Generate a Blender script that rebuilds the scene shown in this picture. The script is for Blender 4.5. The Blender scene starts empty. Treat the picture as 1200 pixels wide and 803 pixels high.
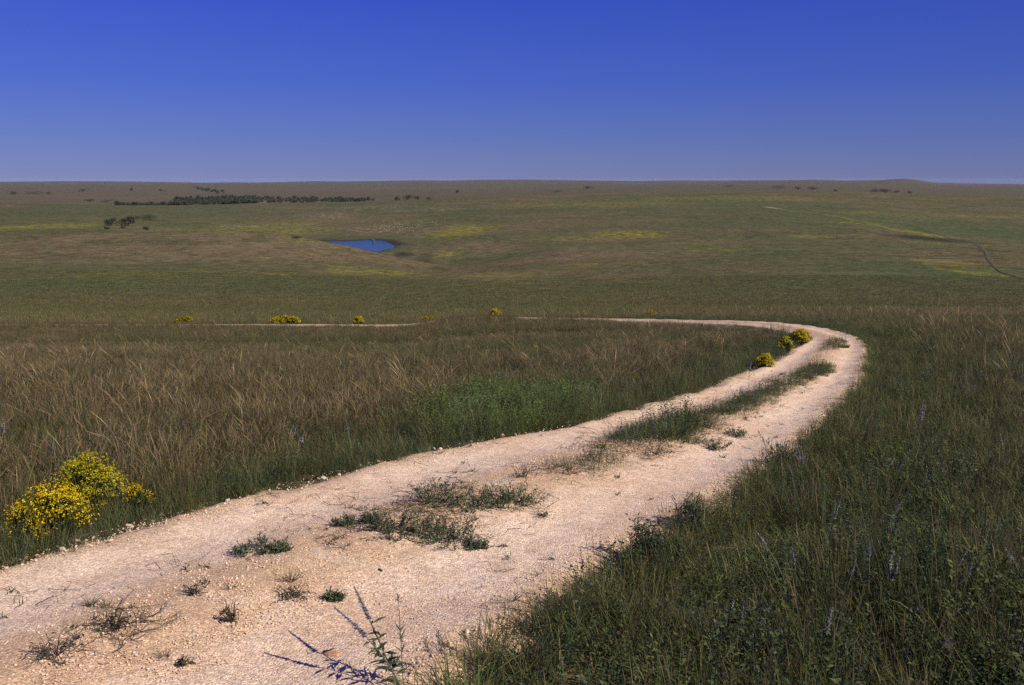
import bpy, math, random
import numpy as np
from mathutils import Vector

SC = bpy.context.scene
COL = SC.collection
R = math.radians
rng = np.random.default_rng(7)

# ------------------------------------------------------------------ camera model
FPX = 1000.0                       # focal length in pixels of the 1200 px wide photograph
EYE = 2.0                          # eye above the ground at the camera's foot
CU, CV = 600.0, 401.5
PITCH = math.atan((CV - 210.0) / FPX)
cp, sp = math.cos(PITCH), math.sin(PITCH)


def row_t(v):
    y = -(v - CV) / FPX
    return -(y * cp - sp) / (cp + y * sp)


# ------------------------------------------------------------------ terrain heights
def S(d, s):
    return (d, s)


def W(d, row):
    return (d, row_t(row) - EYE / d)


NEAR_L = [S(1, .1), S(8, .1), S(13, .105), S(20, .116), S(25, .1235), S(32, .129), S(45, .131), S(60, .134)]
NEAR_C = [S(1, .1), S(10, .1), S(16, .104), S(20, .109), S(25, .113), S(32, .117), S(45, .1195), S(60, .128)]
NEAR_R = [S(1, .1), S(10, .1), S(20, .1), S(25, .1005), S(30, .104), S(40, .1135), S(60, .124)]
FAR_L = [W(3500, 225), W(6000, 218), W(11000, 213.8)]
TABLE = [
    (-700, NEAR_L + [W(100, 366), W(200, 334), W(300, 310), W(450, 278), W(600, 268), W(900, 250), W(1400, 238), W(1700, 237), W(2300, 231)] + FAR_L),
    (0, NEAR_L + [W(100, 366), W(200, 334), W(300, 310), W(450, 275), W(600, 268), W(900, 250), W(1400, 238), W(1700, 237), W(2300, 231)] + FAR_L),
    (150, NEAR_L + [W(100, 366), W(200, 335), W(300, 311), W(450, 272.5), W(560, 273), W(650, 267), W(900, 252), W(1400, 241), W(1700, 243), W(2300, 238)] + FAR_L),
    (240, NEAR_L + [W(100, 366), W(200, 336), W(300, 312), W(450, 269), W(560, 281), W(650, 274), W(900, 257), W(1450, 240.5), W(1750, 244), W(2350, 237)] + FAR_L),
    (300, NEAR_L + [W(100, 366), W(200, 336), W(300, 314), W(400, 284), W(455, 268), W(560, 291), W(650, 281), W(800, 267), W(1000, 255), W(1450, 237.5), W(1800, 242), W(2400, 235)] + FAR_L),
    (350, NEAR_L + [W(100, 367), W(200, 337), W(300, 316), W(400, 289), W(455, 273), W(560, 295), W(650, 284), W(800, 267), W(1000, 255), W(1450, 237.5), W(1800, 241), W(2400, 235)] + FAR_L),
    (420, NEAR_L + [W(100, 367), W(200, 338), W(300, 320), W(400, 299), W(455, 284.5), W(520, 301), W(580, 293), W(650, 281), W(800, 267), W(1000, 255), W(1450, 237), W(1800, 240), W(2400, 234), W(3500, 224), W(6000, 218), W(11000, 212.8)]),
    (480, NEAR_L + [W(100, 366), W(200, 339), W(300, 323), W(400, 309), W(440, 299.5), W(500, 307), W(570, 291), W(650, 280), W(800, 266), W(1000, 254), W(1450, 236), W(1800, 237), W(2400, 232), W(3500, 223), W(6000, 218), W(11000, 212.3)]),
    (540, NEAR_L[:3] + NEAR_C[3:] + [W(100, 364), W(200, 341), W(300, 324), W(400, 317), W(430, 311), W(480, 311), W(530, 294), W(650, 274), W(800, 262), W(1000, 251), W(1450, 233), W(1800, 232), W(2400, 229), W(3500, 222), W(6000, 217), W(11000, 212.2)]),
    (650, NEAR_C + [W(100, 363), W(200, 342), W(300, 322), W(400, 304), W(500, 290), W(650, 271), W(1000, 247), W(1450, 230), W(1600, 227.5), W(2000, 229), W(3500, 221), W(6000, 217), W(11000, 212)]),
    (900, NEAR_C[:2] + NEAR_R[2:] + [W(100, 362), W(200, 338), W(300, 315), W(500, 283), W(800, 255), W(1200, 234), W(1500, 225.5), W(1700, 223.5), W(2100, 226), W(3500, 220.5), W(6000, 216.5), W(11000, 212)]),
    (1000, NEAR_R + [W(100, 362), W(200, 338), W(300, 315), W(500, 283), W(800, 256), W(1200, 236), W(1500, 226.5), W(1700, 225), W(2100, 227), W(3500, 221), W(6000, 216.5), W(8500, 210.6), W(11000, 213)]),
    (1050, NEAR_R + [W(100, 363), W(200, 339), W(300, 316), W(500, 285), W(800, 259), W(1200, 238), W(1500, 228), W(1700, 226.5), W(2100, 228.5), W(3500, 222), W(6000, 217.5), W(8500, 210), W(11000, 214.5)]),
    (1110, NEAR_R + [W(100, 364), W(200, 340), W(300, 318), W(500, 288), W(800, 262), W(1200, 240), W(1500, 230), W(1700, 228.5), W(2100, 230.5), W(3500, 223), W(6000, 218.5), W(8500, 216.5), W(11000, 216)]),
    (1200, NEAR_R + [W(100, 364), W(200, 341), W(300, 320), W(500, 290), W(800, 264), W(1200, 242), W(1500, 231.5), W(1700, 230), W(2100, 231.5), W(3500, 224), W(6000, 219), W(8500, 217), W(11000, 216)]),
    (1900, NEAR_R + [W(100, 364), W(200, 341), W(300, 320), W(500, 290), W(800, 264), W(1200, 242), W(1500, 231.5), W(1700, 230), W(2100, 231.5), W(3500, 224), W(6000, 219), W(8500, 217), W(11000, 216)]),
]
LD = np.linspace(math.log(0.2), math.log(15000), 900)
TQ = np.array([(u - 600) / 980.0 for u, _ in TABLE])
TS = []
kern = np.exp(-0.5 * (np.arange(-12, 13) / 3.0) ** 2)
kern /= kern.sum()
for u, pts in TABLE:
    a = np.interp(LD, [math.log(d) for d, _ in pts], [s for _, s in pts])
    TS.append(np.convolve(np.pad(a, 12, mode='edge'), kern, mode='valid'))
TS = np.array(TS)
# resample smoothly across the view, so no crease runs along a control column
QF = np.linspace(TQ[0], TQ[-1], 500)
TS = np.array([np.interp(QF, TQ, TS[:, j]) for j in range(TS.shape[1])]).T
k2 = np.exp(-0.5 * (np.arange(-18, 19) / 3.5) ** 2)
k2 /= k2.sum()
TS = np.array([np.convolve(np.pad(TS[:, j], 18, mode='edge'), k2, mode='valid') for j in range(TS.shape[1])]).T


def lattice(ix, iy, seed):
    h = (ix * 374761393 + iy * 668265263 + seed * 982451653) & 0xffffffff
    h = ((h ^ (h >> 13)) * 1274126177) & 0xffffffff
    return ((h ^ (h >> 16)) & 0xffff) / 65535.0


def vnoise(x, y, seed=0):
    ix = np.floor(x).astype(np.int64)
    iy = np.floor(y).astype(np.int64)
    fx, fy = x - ix, y - iy
    fx = fx * fx * (3 - 2 * fx)
    fy = fy * fy * (3 - 2 * fy)
    a, b = lattice(ix, iy, seed), lattice(ix + 1, iy, seed)
    c, d = lattice(ix, iy + 1, seed), lattice(ix + 1, iy + 1, seed)
    return (a * (1 - fx) + b * fx) * (1 - fy) + (c * (1 - fx) + d * fx) * fy


def fbm(x, y, seed=0, octv=4):
    x = np.asarray(x, float)
    y = np.asarray(y, float)
    s, a, t = 0, .5, 0
    for o in range(octv):
        s = s + a * vnoise(x * 2 ** o + 17.3 * o, y * 2 ** o - 9.1 * o, seed + o)
        t += a
        a *= .5
    return s / t


def sstep(a, b, x):
    t = np.clip((x - a) / (b - a), 0, 1)
    return t * t * (3 - 2 * t)


POND_Z = EYE - 45.0
POND = []                           # filled below, world polygon


def base_height(X, Y):
    X = np.asarray(X, float)
    Y = np.asarray(Y, float)
    r = np.hypot(X, Y) + 1e-6
    az = np.arctan2(X, Y)
    lim = math.atan(1.15)
    azc = np.clip(az, -lim, lim)
    q = np.tan(azc)
    d = np.maximum(r * np.cos(azc), .25)
    fi = np.clip((q - QF[0]) / (QF[-1] - QF[0]) * (len(QF) - 1), 0, len(QF) - 1.001)
    fj = np.clip((np.log(d) - LD[0]) / (LD[-1] - LD[0]) * (len(LD) - 1), 0, len(LD) - 1.001)
    i, j = fi.astype(int), fj.astype(int)
    a, b = fi - i, fj - j
    s = (TS[i, j] * (1 - b) + TS[i, j + 1] * b) * (1 - a) + (TS[i + 1, j] * (1 - b) + TS[i + 1, j + 1] * b) * a
    z = -s * d
    # behind and far to the side: the hill top goes on level-ish
    zr = -.1 * Y * np.exp(-np.abs(Y) / 60.0) - np.minimum(r * .012, 30)
    k = sstep(R(58), R(110), np.abs(az))
    zn = -.1 * Y                                       # right round the camera: one plane
    z = z * (1 - k) + zr * k
    kn = 1 - sstep(3, 8, r)
    z = z * (1 - kn) + zn * kn
    f = sstep(110, 600, r)
    z = z + f * ((fbm(X / 230, Y / 230, 3) - .5) * 4.2 + (fbm(X / 60, Y / 60, 9, 3) - .5) * 1.5)
    for hu, hwid, hpx in ((870, 50, 1.3), (1046, 26, 1.8), (930, 30, .8), (700, 50, .9), (610, 25, .5), (505, 28, .8), (330, 60, .6), (120, 40, .5)):
        z = z + hpx * 15 * np.exp(-((X / np.maximum(Y, 1) * 980 + 600 - hu) / hwid) ** 2 - ((r - 8600) / 900.0) ** 2) * (Y > 0)
    f2 = sstep(2500, 6000, r)
    z = z + f2 * (fbm(X / 1300, Y / 2600, 21) - .5) * 46
    return z


def seg_dist(px, py, poly, closed=True):
    d = np.full(px.shape, 1e9)
    n = len(poly)
    for i in range(n if closed else n - 1):
        ax, ay = poly[i]
        bx, by = poly[(i + 1) % n]
        vx, vy = bx - ax, by - ay
        t = np.clip(((px - ax) * vx + (py - ay) * vy) / (vx * vx + vy * vy + 1e-12), 0, 1)
        d = np.minimum(d, np.hypot(px - ax - t * vx, py - ay - t * vy))
    return d


def inside(px, py, poly):
    c = np.zeros(px.shape, bool)
    n = len(poly)
    for i in range(n):
        ax, ay = poly[i]
        bx, by = poly[(i + 1) % n]
        if ay == by:
            continue
        m = ((ay > py) != (by > py)) & (px < (bx - ax) * (py - ay) / (by - ay) + ax)
        c ^= m
    return c


def height(X, Y):
    X = np.asarray(X, float)
    Y = np.asarray(Y, float)
    z = base_height(X, Y)
    if POND:
        m = (np.abs(X + 110) < 200) & (np.abs(Y - 600) < 220)
        if np.any(m):
            xs, ys = X[m] if X.ndim else X, Y[m] if Y.ndim else Y
            xs, ys = np.atleast_1d(xs), np.atleast_1d(ys)
            dist = seg_dist(xs, ys, POND)
            ins = inside(xs, ys, POND)
            zz = np.atleast_1d(z[m] if z.ndim else z)
            bank = np.maximum(zz, POND_Z + .15 + np.minimum(dist * .05, .6))
            kk = sstep(0, 45, dist)
            bank = bank * (1 - kk) + zz * kk
            bank = np.where(dist < 25, np.minimum(bank, POND_Z + .4 + dist * .16), bank)
            zz = np.where(ins, POND_Z + .15 - np.minimum(dist * .2, 3.0), bank)
            if z.ndim:
                z[m] = zz
            else:
                z = zz[0]
    return z


def pix_ray(u, v):
    x = (u - CU) / FPX
    y = -(v - CV) / FPX
    f = cp + y * sp
    return x / f, -(y * cp - sp) / f          # lateral and downward ratio per metre forward


DS = np.exp(np.linspace(math.log(.8), math.log(12500), 6000))


def unproject(u, v, dmin=.8, dmax=1e9):
    q, t = pix_ray(u, v)
    z = EYE - t * DS
    g = height(q * DS, DS)
    m = (g >= z) & (DS >= dmin) & (DS <= dmax)
    k = int(np.argmax(m))
    if not m[k]:
        k = int(np.argmin(np.abs(g - z) + 1e9 * (DS < dmin) + 1e9 * (DS > dmax)))
    elif k > 0 and not m[k - 1]:
        a0, a1 = g[k - 1] - z[k - 1], g[k] - z[k]
        f = -a0 / (a1 - a0 + 1e-12)
        d = DS[k - 1] + (DS[k] - DS[k - 1]) * min(max(f, 0), 1)
        return q * d, d
    return q * DS[k], DS[k]


def at_level(u, v, zl):
    q, t = pix_ray(u, v)
    d = (EYE - zl) / t
    return q * d, d


_pond = [at_level(u, v, POND_Z) for u, v in
         [(372, 284.5), (388, 282.3), (410, 282.8), (432, 281.4), (452, 282.6), (458, 285.5), (464, 288.5), (462, 291), (452, 292.6), (446, 295.5), (430, 296.5), (405, 294.5), (385, 289)]]
POND = _pond


# ------------------------------------------------------------------ mesh helpers
class MB:
    """collects pieces (vertices, faces, one colour per vertex) and links them as one mesh"""

    def __init__(self):
        self.v, self.f, self.c, self.n = [], [], [], 0

    def add(self, v, faces, col):
        v = np.asarray(v, float).reshape(-1, 3)
        faces = np.asarray(faces, int)
        col = np.asarray(col, float)
        if col.ndim == 1:
            col = np.tile(col, (len(v), 1))
        self.v.append(v)
        self.f.append(faces + self.n)
        self.c.append(col)
        self.n += len(v)

    def mesh(self, name, mats, smooth=False, attrs=None):
        me = bpy.data.meshes.new(name)
        v = np.concatenate(self.v)
        c = np.concatenate(self.c)
        sizes, loops = [], []
        for f in self.f:
            sizes.append(np.full(len(f), f.shape[1]))
            loops.append(f.ravel())
        sizes, loops = np.concatenate(sizes), np.concatenate(loops)
        me.vertices.add(len(v))
        me.vertices.foreach_set('co', v.ravel())
        me.loops.add(len(loops))
        me.loops.foreach_set('vertex_index', loops.astype(np.int32))
        me.polygons.add(len(sizes))
        st = np.zeros(len(sizes), np.int32)
        st[1:] = np.cumsum(sizes)[:-1]
        me.polygons.foreach_set('loop_start', st)
        if smooth:
            me.polygons.foreach_set('use_smooth', np.ones(len(sizes), bool))
        at = me.color_attributes.new('Col', 'FLOAT_COLOR', 'POINT')
        at.data.foreach_set('color', np.concatenate([c, np.ones((len(c), 1))], 1).ravel())
        for k, arr in (attrs or {}).items():
            a = me.attributes.new(k, 'FLOAT', 'POINT')
            a.data.foreach_set('value', np.asarray(arr, np.float32))
        me.update(calc_edges=True)
        me.validate()
        for m in (mats if isinstance(mats, (list, tuple)) else [mats]):
            me.materials.append(m)
        return me


def link(name, me, parent=None, loc=None):
    o = bpy.data.objects.new(name, me)
    COL.objects.link(o)
    if parent is not None:
        o.parent = parent
    if loc is not None:
        o.location = loc
    return o


def tag(o, label=None, cat=None, group=None, kind=None):
    if label:
        o['label'] = label
    if cat:
        o['category'] = cat
    if group:
        o['group'] = group
    if kind:
        o['kind'] = kind
    return o


def thing(name, label, cat, loc, group=None):
    o = bpy.data.objects.new(name, None)
    o.empty_display_size = .1
    COL.objects.link(o)
    o.location = loc
    return tag(o, label, cat, group)


def blades(mb, g, base, length, width, az, lean, bend, c0, c1, seg=4, zig=0.0, taper=.8, ctip=None, tipfrom=.75, tipw=1.0):
    """n tapered, curved strips; every argument may be an array of n"""
    n = len(base)
    L = np.broadcast_to(length, (n,)).astype(float)
    wd = np.broadcast_to(width, (n,)).astype(float)
    az = np.broadcast_to(az, (n,)).astype(float)
    lean = np.broadcast_to(lean, (n,)).astype(float)
    bend = np.broadcast_to(bend, (n,)).astype(float)
    c0 = np.broadcast_to(c0, (n, 3))
    c1 = np.broadcast_to(c1, (n, 3))
    hd = np.stack([np.cos(az), np.sin(az), 0 * az], 1)
    tw = az + math.pi / 2 + g.normal(0, .7, n)
    sd = np.stack([np.cos(tw), np.sin(tw), 0 * az], 1)
    p = np.array(base, float)
    rows, cols = [], []
    for k in range(seg + 1):
        t = k / seg
        if k:
            a = lean + bend * (t - .5 / seg) ** 1.3
            p = p + (hd * np.sin(a)[:, None] + np.array([0, 0, 1.0]) * np.cos(a)[:, None]) * (L / seg)[:, None]
            if zig:
                p = p + g.normal(0, 1, (n, 3)) * (zig * L / seg)[:, None] * np.array([1, 1, .2])
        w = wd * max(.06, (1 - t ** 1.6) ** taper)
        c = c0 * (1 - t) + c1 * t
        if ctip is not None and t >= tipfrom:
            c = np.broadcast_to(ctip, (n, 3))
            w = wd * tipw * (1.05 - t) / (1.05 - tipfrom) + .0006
        rows.append(np.stack([p - sd * w[:, None] * .5, p + sd * w[:, None] * .5], 1))
        cols.append(np.stack([c, c], 1))
    V = np.stack(rows, 1)                     # n, seg+1, 2, 3
    C = np.stack(cols, 1)
    ids = np.arange(n * (seg + 1) * 2).reshape(n, seg + 1, 2)
    F = np.stack([ids[:, :-1, 0], ids[:, :-1, 1], ids[:, 1:, 1], ids[:, 1:, 0]], -1).reshape(-1, 4)
    mb.add(V.reshape(-1, 3), F, C.reshape(-1, 3))
    return p                                  # tips


def leaflets(mb, g, pos, dirs, length, width, col):
    """small folded diamond leaves at pos pointing along dirs"""
    n = len(pos)
    L = np.broadcast_to(length, (n,))[:, None]
    wd = np.broadcast_to(width, (n,))[:, None]
    d = dirs / (np.linalg.norm(dirs, axis=1, keepdims=True) + 1e-9)
    up = np.array([0, 0, 1.0]) + g.normal(0, .35, (n, 3))
    s = np.cross(d, up)
    s /= np.linalg.norm(s, axis=1, keepdims=True) + 1e-9
    nrm = np.cross(s, d)
    V = np.stack([pos, pos + d * L * .45 + s * wd * .5 + nrm * wd * .18, pos + d * L - nrm * L * .12, pos + d * L * .45 - s * wd * .5 + nrm * wd * .18], 1)
    c = np.broadcast_to(col, (n, 3))
    C = np.repeat(c[:, None, :], 4, 1)
    mb.add(V.reshape(-1, 3), np.arange(n * 4).reshape(n, 4), C.reshape(-1, 3))


def tube(mb, pts, radii, col, sides=6):
    pts = np.asarray(pts, float)
    n = len(pts)
    V = []
    for i in range(n):
        d = pts[min(i + 1, n - 1)] - pts[max(i - 1, 0)]
        d = d / (np.linalg.norm(d) + 1e-9)
        a = np.cross(d, [.3, .9, .2])
        a /= np.linalg.norm(a) + 1e-9
        b = np.cross(d, a)
        for k in range(sides):
            th = 2 * math.pi * k / sides
            V.append(pts[i] + (a * math.cos(th) + b * math.sin(th)) * radii[i])
    F = []
    for i in range(n - 1):
        for k in range(sides):
            F.append([i * sides + k, i * sides + (k + 1) % sides, (i + 1) * sides + (k + 1) % sides, (i + 1) * sides + k])
    mb.add(V, F, col)


def cvar(g, n, col, s=.18, hue=.06):
    c = np.array(col)[None, :] * np.exp(g.normal(0, s, (n, 1))) * np.exp(g.normal(0, hue, (n, 3)))
    return c


def ico(sub):
    import bmesh
    bm = bmesh.new()
    bmesh.ops.create_icosphere(bm, subdivisions=sub, radius=1)
    v = np.array([x.co[:] for x in bm.verts])
    f = np.array([[w.index for w in p.verts] for p in bm.faces])
    bm.free()
    return v, f


def rock_verts(g, sub=2, rough=.3, flat=.65):
    v, f = ico(sub)
    off = g.uniform(0, 50)
    # facets: cut by a few random planes
    for _ in range(9):
        n = g.normal(0, 1, 3)
        n /= np.linalg.norm(n)
        h = g.uniform(.55, .9)
        d = v @ n - h
        v = v - np.where(d > 0, d, 0)[:, None] * n * .85
    v = v * (1 + rough * (g.uniform(-.5, .5, (len(v), 1)) * .4))
    v = v * np.array([1, g.uniform(.65, 1), g.uniform(flat * .8, flat * 1.2)])
    return v, f


# ------------------------------------------------------------------ materials
def nodes(name):
    m = bpy.data.materials.new(name)
    m.use_nodes = True
    nt = m.node_tree
    nt.nodes.clear()
    out = nt.nodes.new('ShaderNodeOutputMaterial')
    return m, nt, out


def N(nt, t, **kw):
    n = nt.nodes.new(t)
    for k, v in kw.items():
        if k.startswith('i_'):
            n.inputs[k[2:].replace('_', ' ')].default_value = v
        else:
            setattr(n, k, v)
    return n


def mixc(nt, fac, a, b, mode='MIX'):
    n = nt.nodes.new('ShaderNodeMix')
    n.data_type = 'RGBA'
    n.blend_type = mode
    for s, x in ((0, fac), (6, a), (7, b)):
        if hasattr(x, 'is_linked') or hasattr(x, 'links'):
            nt.links.new(x, n.inputs[s])
        elif s == 0:
            n.inputs[s].default_value = x
        else:
            n.inputs[s].default_value = (*x, 1)
    return n.outputs[2]


def math_n(nt, op, a, b=0.0, clamp=False):
    n = nt.nodes.new('ShaderNodeMath')
    n.operation = op
    n.use_clamp = clamp
    for i, x in enumerate((a, b)):
        if hasattr(x, 'links'):
            nt.links.new(x, n.inputs[i])
        else:
            n.inputs[i].default_value = x
    return n.outputs[0]


def ramp(nt, src, stops):
    n = nt.nodes.new('ShaderNodeValToRGB')
    e = n.color_ramp.elements
    while len(e) > 1:
        e.remove(e[-1])
    e[0].position, e[0].color = stops[0][0], (*stops[0][1], 1)
    for p, c in stops[1:]:
        x = e.new(p)
        x.color = (*c, 1)
    nt.links.new(src, n.inputs[0])
    return n.outputs[0]


def noise(nt, vec, scale, detail=4, rough=.55, dist=0.0):
    n = nt.nodes.new('ShaderNodeTexNoise')
    n.inputs['Scale'].default_value = scale
    n.inputs['Detail'].default_value = detail
    n.inputs['Roughness'].default_value = rough
    n.inputs['Distortion'].default_value = dist
    nt.links.new(vec, n.inputs['Vector'])
    return n.outputs['Fac']


def leaf_material(name, trans=.3, spec=.25, rough=.55, rnd=.3):
    """colour from the mesh, a little different in every plant; thin leaves let light through"""
    m, nt, out = nodes(name)
    col = N(nt, 'ShaderNodeVertexColor', layer_name='Col')
    oi = N(nt, 'ShaderNodeObjectInfo')
    k = N(nt, 'ShaderNodeMapRange')
    nt.links.new(oi.outputs['Random'], k.inputs[0])
    k.inputs[3].default_value = 1 - rnd
    k.inputs[4].default_value = 1 + rnd
    hs = N(nt, 'ShaderNodeHueSaturation')
    nt.links.new(col.outputs[0], hs.inputs['Color'])
    nt.links.new(k.outputs[0], hs.inputs['Value'])
    p = N(nt, 'ShaderNodeBsdfPrincipled')
    nt.links.new(hs.outputs[0], p.inputs['Base Color'])
    p.inputs['Roughness'].default_value = rough
    p.inputs['Specular IOR Level'].default_value = spec
    t = N(nt, 'ShaderNodeBsdfTranslucent')
    nt.links.new(hs.outputs[0], t.inputs['Color'])
    mx = N(nt, 'ShaderNodeMixShader')
    mx.inputs[0].default_value = trans
    nt.links.new(p.outputs[0], mx.inputs[1])
    nt.links.new(t.outputs[0], mx.inputs[2])
    nt.links.new(mx.outputs[0], out.inputs[0])
    return m


M_GRASS = leaf_material('grass_blade', .36, .2, .6, .3)
M_LEAF = leaf_material('leaf', .25, .25, .5, .12)
M_FLOWER = leaf_material('petal', .3, .1, .7, .08)
M_STEM = leaf_material('stem', .08, .2, .6, .1)
M_TREE = leaf_material('tree_leaf', .2, .15, .6, .2)


def stone_material(name, c0, c1, scale, rnd=.25):
    m, nt, out = nodes(name)
    tc = N(nt, 'ShaderNodeTexCoord')
    oi = N(nt, 'ShaderNodeObjectInfo')
    nz = noise(nt, tc.outputs['Object'], scale, 6, .65)
    col = ramp(nt, nz, [(.3, c0), (.7, c1)])
    k = N(nt, 'ShaderNodeMapRange')
    nt.links.new(oi.outputs['Random'], k.inputs[0])
    k.inputs[3].default_value = 1 - rnd
    k.inputs[4].default_value = 1 + rnd
    hs = N(nt, 'ShaderNodeHueSaturation')
    nt.links.new(col, hs.inputs['Color'])
    nt.links.new(k.outputs[0], hs.inputs['Value'])
    p = N(nt, 'ShaderNodeBsdfPrincipled')
    nt.links.new(hs.outputs[0], p.inputs['Base Color'])
    p.inputs['Roughness'].default_value = .85
    p.inputs['Specular IOR Level'].default_value = .2
    b = N(nt, 'ShaderNodeBump')
    b.inputs['Strength'].default_value = .35
    b.inputs['Distance'].default_value = .15
    nt.links.new(nz, b.inputs['Height'])
    nt.links.new(b.outputs[0], p.inputs['Normal'])
    nt.links.new(p.outputs[0], out.inputs[0])
    return m


M_PEBBLE = stone_material('limestone_chip', (.54, .38, .27), (.78, .60, .46), 2.0, .28)
M_ROCK = stone_material('limestone', (.42, .34, .25), (.66, .56, .44), 3.0, .12)
M_REDROCK = stone_material('rusty_stone', (.36, .18, .10), (.50, .28, .17), 3.0, .05)


def terrain_material():
    m, nt, out = nodes('prairie')
    geo = N(nt, 'ShaderNodeNewGeometry')
    P = geo.outputs['Position']
    big = noise(nt, P, 1 / 190, 5, .55, .6)
    mid = noise(nt, P, 1 / 38, 5, .6, .4)
    sm = noise(nt, P, 1 / 6.0, 6, .75)
    fine = noise(nt, P, 1 / .8, 4, .7)
    col = ramp(nt, big, [(.36, (.080, .082, .036)), (.5, (.108, .092, .044)), (.64, (.140, .098, .054))])
    col = mixc(nt, ramp(nt, mid, [(.42, (0, 0, 0)), (.62, (1, 1, 1))]), col, (.084, .084, .036))
    at = lambda n: N(nt, 'ShaderNodeAttribute', attribute_name=n).outputs['Fac']
    col = mixc(nt, math_n(nt, 'MULTIPLY', at('brn'), .75), col, (.145, .108, .060))
    gm = math_n(nt, 'MULTIPLY', at('grn'), ramp(nt, mid, [(.3, (.45, .45, .45)), (.6, (1, 1, 1))]))
    col = mixc(nt, gm, col, (.066, .086, .033))
    # greener, darker drainage lines
    rn = noise(nt, P, 1 / 170, 3, .5, 1.2)
    rid = ramp(nt, math_n(nt, 'ABSOLUTE', math_n(nt, 'SUBTRACT', rn, .5)), [(0, (1, 1, 1)), (.022, (0, 0, 0))])
    col = mixc(nt, math_n(nt, 'MULTIPLY', rid, .55), col, (.048, .066, .026))
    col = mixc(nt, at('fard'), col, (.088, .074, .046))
    # yellow flower patches: broken up by the smaller noise
    ys = math_n(nt, 'MULTIPLY', at('yel'), math_n(nt, 'MULTIPLY', ramp(nt, sm, [(.40, (0, 0, 0)), (.56, (1, 1, 1))]), ramp(nt, noise(nt, P, 1 / 1.7, 4, .7), [(.40, (.1, .1, .1)), (.56, (1.25, 1.25, 1.25))])), True)
    col = mixc(nt, ys, col, (.24, .215, .022))
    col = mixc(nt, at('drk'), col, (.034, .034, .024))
    ps = math_n(nt, 'MULTIPLY', at('pal'), ramp(nt, sm, [(.50, (0, 0, 0)), (.62, (1, 1, 1))]), True)
    col = mixc(nt, ps, col, (.24, .20, .15))
    v = math_n(nt, 'MULTIPLY', ramp(nt, sm, [(.3, (.48,) * 3), (.7, (1.48,) * 3)]), ramp(nt, fine, [(.3, (.6,) * 3), (.7, (1.4,) * 3)]))
    hs = N(nt, 'ShaderNodeHueSaturation')
    nt.links.new(col, hs.inputs['Color'])
    nt.links.new(v, hs.inputs['Value'])
    # bare earth and litter between the near plants
    soil = ramp(nt, fine, [(.3, (.030, .026, .016)), (.7, (.085, .066, .038))])
    soil = mixc(nt, math_n(nt, 'MULTIPLY', at('dust'), ramp(nt, fine, [(.3, (.5,) * 3), (.6, (1,) * 3)])), soil, (.40, .28, .18))
    near = at('near')
    col2 = mixc(nt, near, hs.outputs[0], soil)
    p = N(nt, 'ShaderNodeBsdfPrincipled')
    nt.links.new(col2, p.inputs['Base Color'])
    p.inputs['Roughness'].default_value = .95
    p.inputs['Specular IOR Level'].default_value = .05
    hgt = math_n(nt, 'ADD', math_n(nt, 'MULTIPLY', sm, .5), math_n(nt, 'MULTIPLY', fine, .35))
    b = N(nt, 'ShaderNodeBump')
    b.inputs['Strength'].default_value = .6
    b.inputs['Distance'].default_value = 1.0
    nt.links.new(hgt, b.inputs['Height'])
    nt.links.new(b.outputs[0], p.inputs['Normal'])
    nt.links.new(p.outputs[0], out.inputs[0])
    return m


def gravel_material():
    m, nt, out = nodes('gravel')
    geo = N(nt, 'ShaderNodeNewGeometry')
    P = geo.outputs['Position']
    lane = N(nt, 'ShaderNodeAttribute', attribute_name='lane').outputs['Fac']
    v1 = N(nt, 'ShaderNodeTexVoronoi')
    v1.inputs['Scale'].default_value = 70
    nt.links.new(P, v1.inputs['Vector'])
    v2 = N(nt, 'ShaderNodeTexVoronoi')
    v2.inputs['Scale'].default_value = 150
    nt.links.new(P, v2.inputs['Vector'])
    sep = N(nt, 'ShaderNodeSeparateColor')
    nt.links.new(v1.outputs['Color'], sep.inputs[0])
    sep2 = N(nt, 'ShaderNodeSeparateColor')
    nt.links.new(v2.outputs['Color'], sep2.inputs[0])
    big = noise(nt, P, .9, 5, .6)
    mid = noise(nt, P, 7, 5, .65)
    col = mixc(nt, lane, (.54, .375, .225), (.72, .55, .405))
    col = mixc(nt, ramp(nt, big, [(.42, (0, 0, 0)), (.65, (.7,) * 3)]), col, (.56, .37, .235))
    col = mixc(nt, ramp(nt, mid, [(.5, (0, 0, 0)), (.75, (.55,) * 3)]), col, (.44, .285, .175))
    col = mixc(nt, ramp(nt, noise(nt, P, 2.6, 4, .6, .5), [(.52, (0, 0, 0)), (.70, (.5,) * 3)]), col, (.73, .58, .44))
    k = math_n(nt, 'MULTIPLY', ramp(nt, sep.outputs[0], [(0, (.66,) * 3), (1, (1.28,) * 3)]), ramp(nt, sep2.outputs[0], [(0, (.8,) * 3), (1, (1.18,) * 3)]))
    hs = N(nt, 'ShaderNodeHueSaturation')
    nt.links.new(col, hs.inputs['Color'])
    nt.links.new(k, hs.inputs['Value'])
    p = N(nt, 'ShaderNodeBsdfPrincipled')
    nt.links.new(hs.outputs[0], p.inputs['Base Color'])
    p.inputs['Roughness'].default_value = .9
    p.inputs['Specular IOR Level'].default_value = .15
    h = math_n(nt, 'SUBTRACT', math_n(nt, 'MULTIPLY', mid, .8), math_n(nt, 'ADD', math_n(nt, 'MULTIPLY', v1.outputs['Distance'], .9), math_n(nt, 'MULTIPLY', v2.outputs['Distance'], .4)))
    b = N(nt, 'ShaderNodeBump')
    b.inputs['Strength'].default_value = .55
    b.inputs['Distance'].default_value = .012
    nt.links.new(h, b.inputs['Height'])
    nt.links.new(b.outputs[0], p.inputs['Normal'])
    nt.links.new(p.outputs[0], out.inputs[0])
    return m


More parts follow.
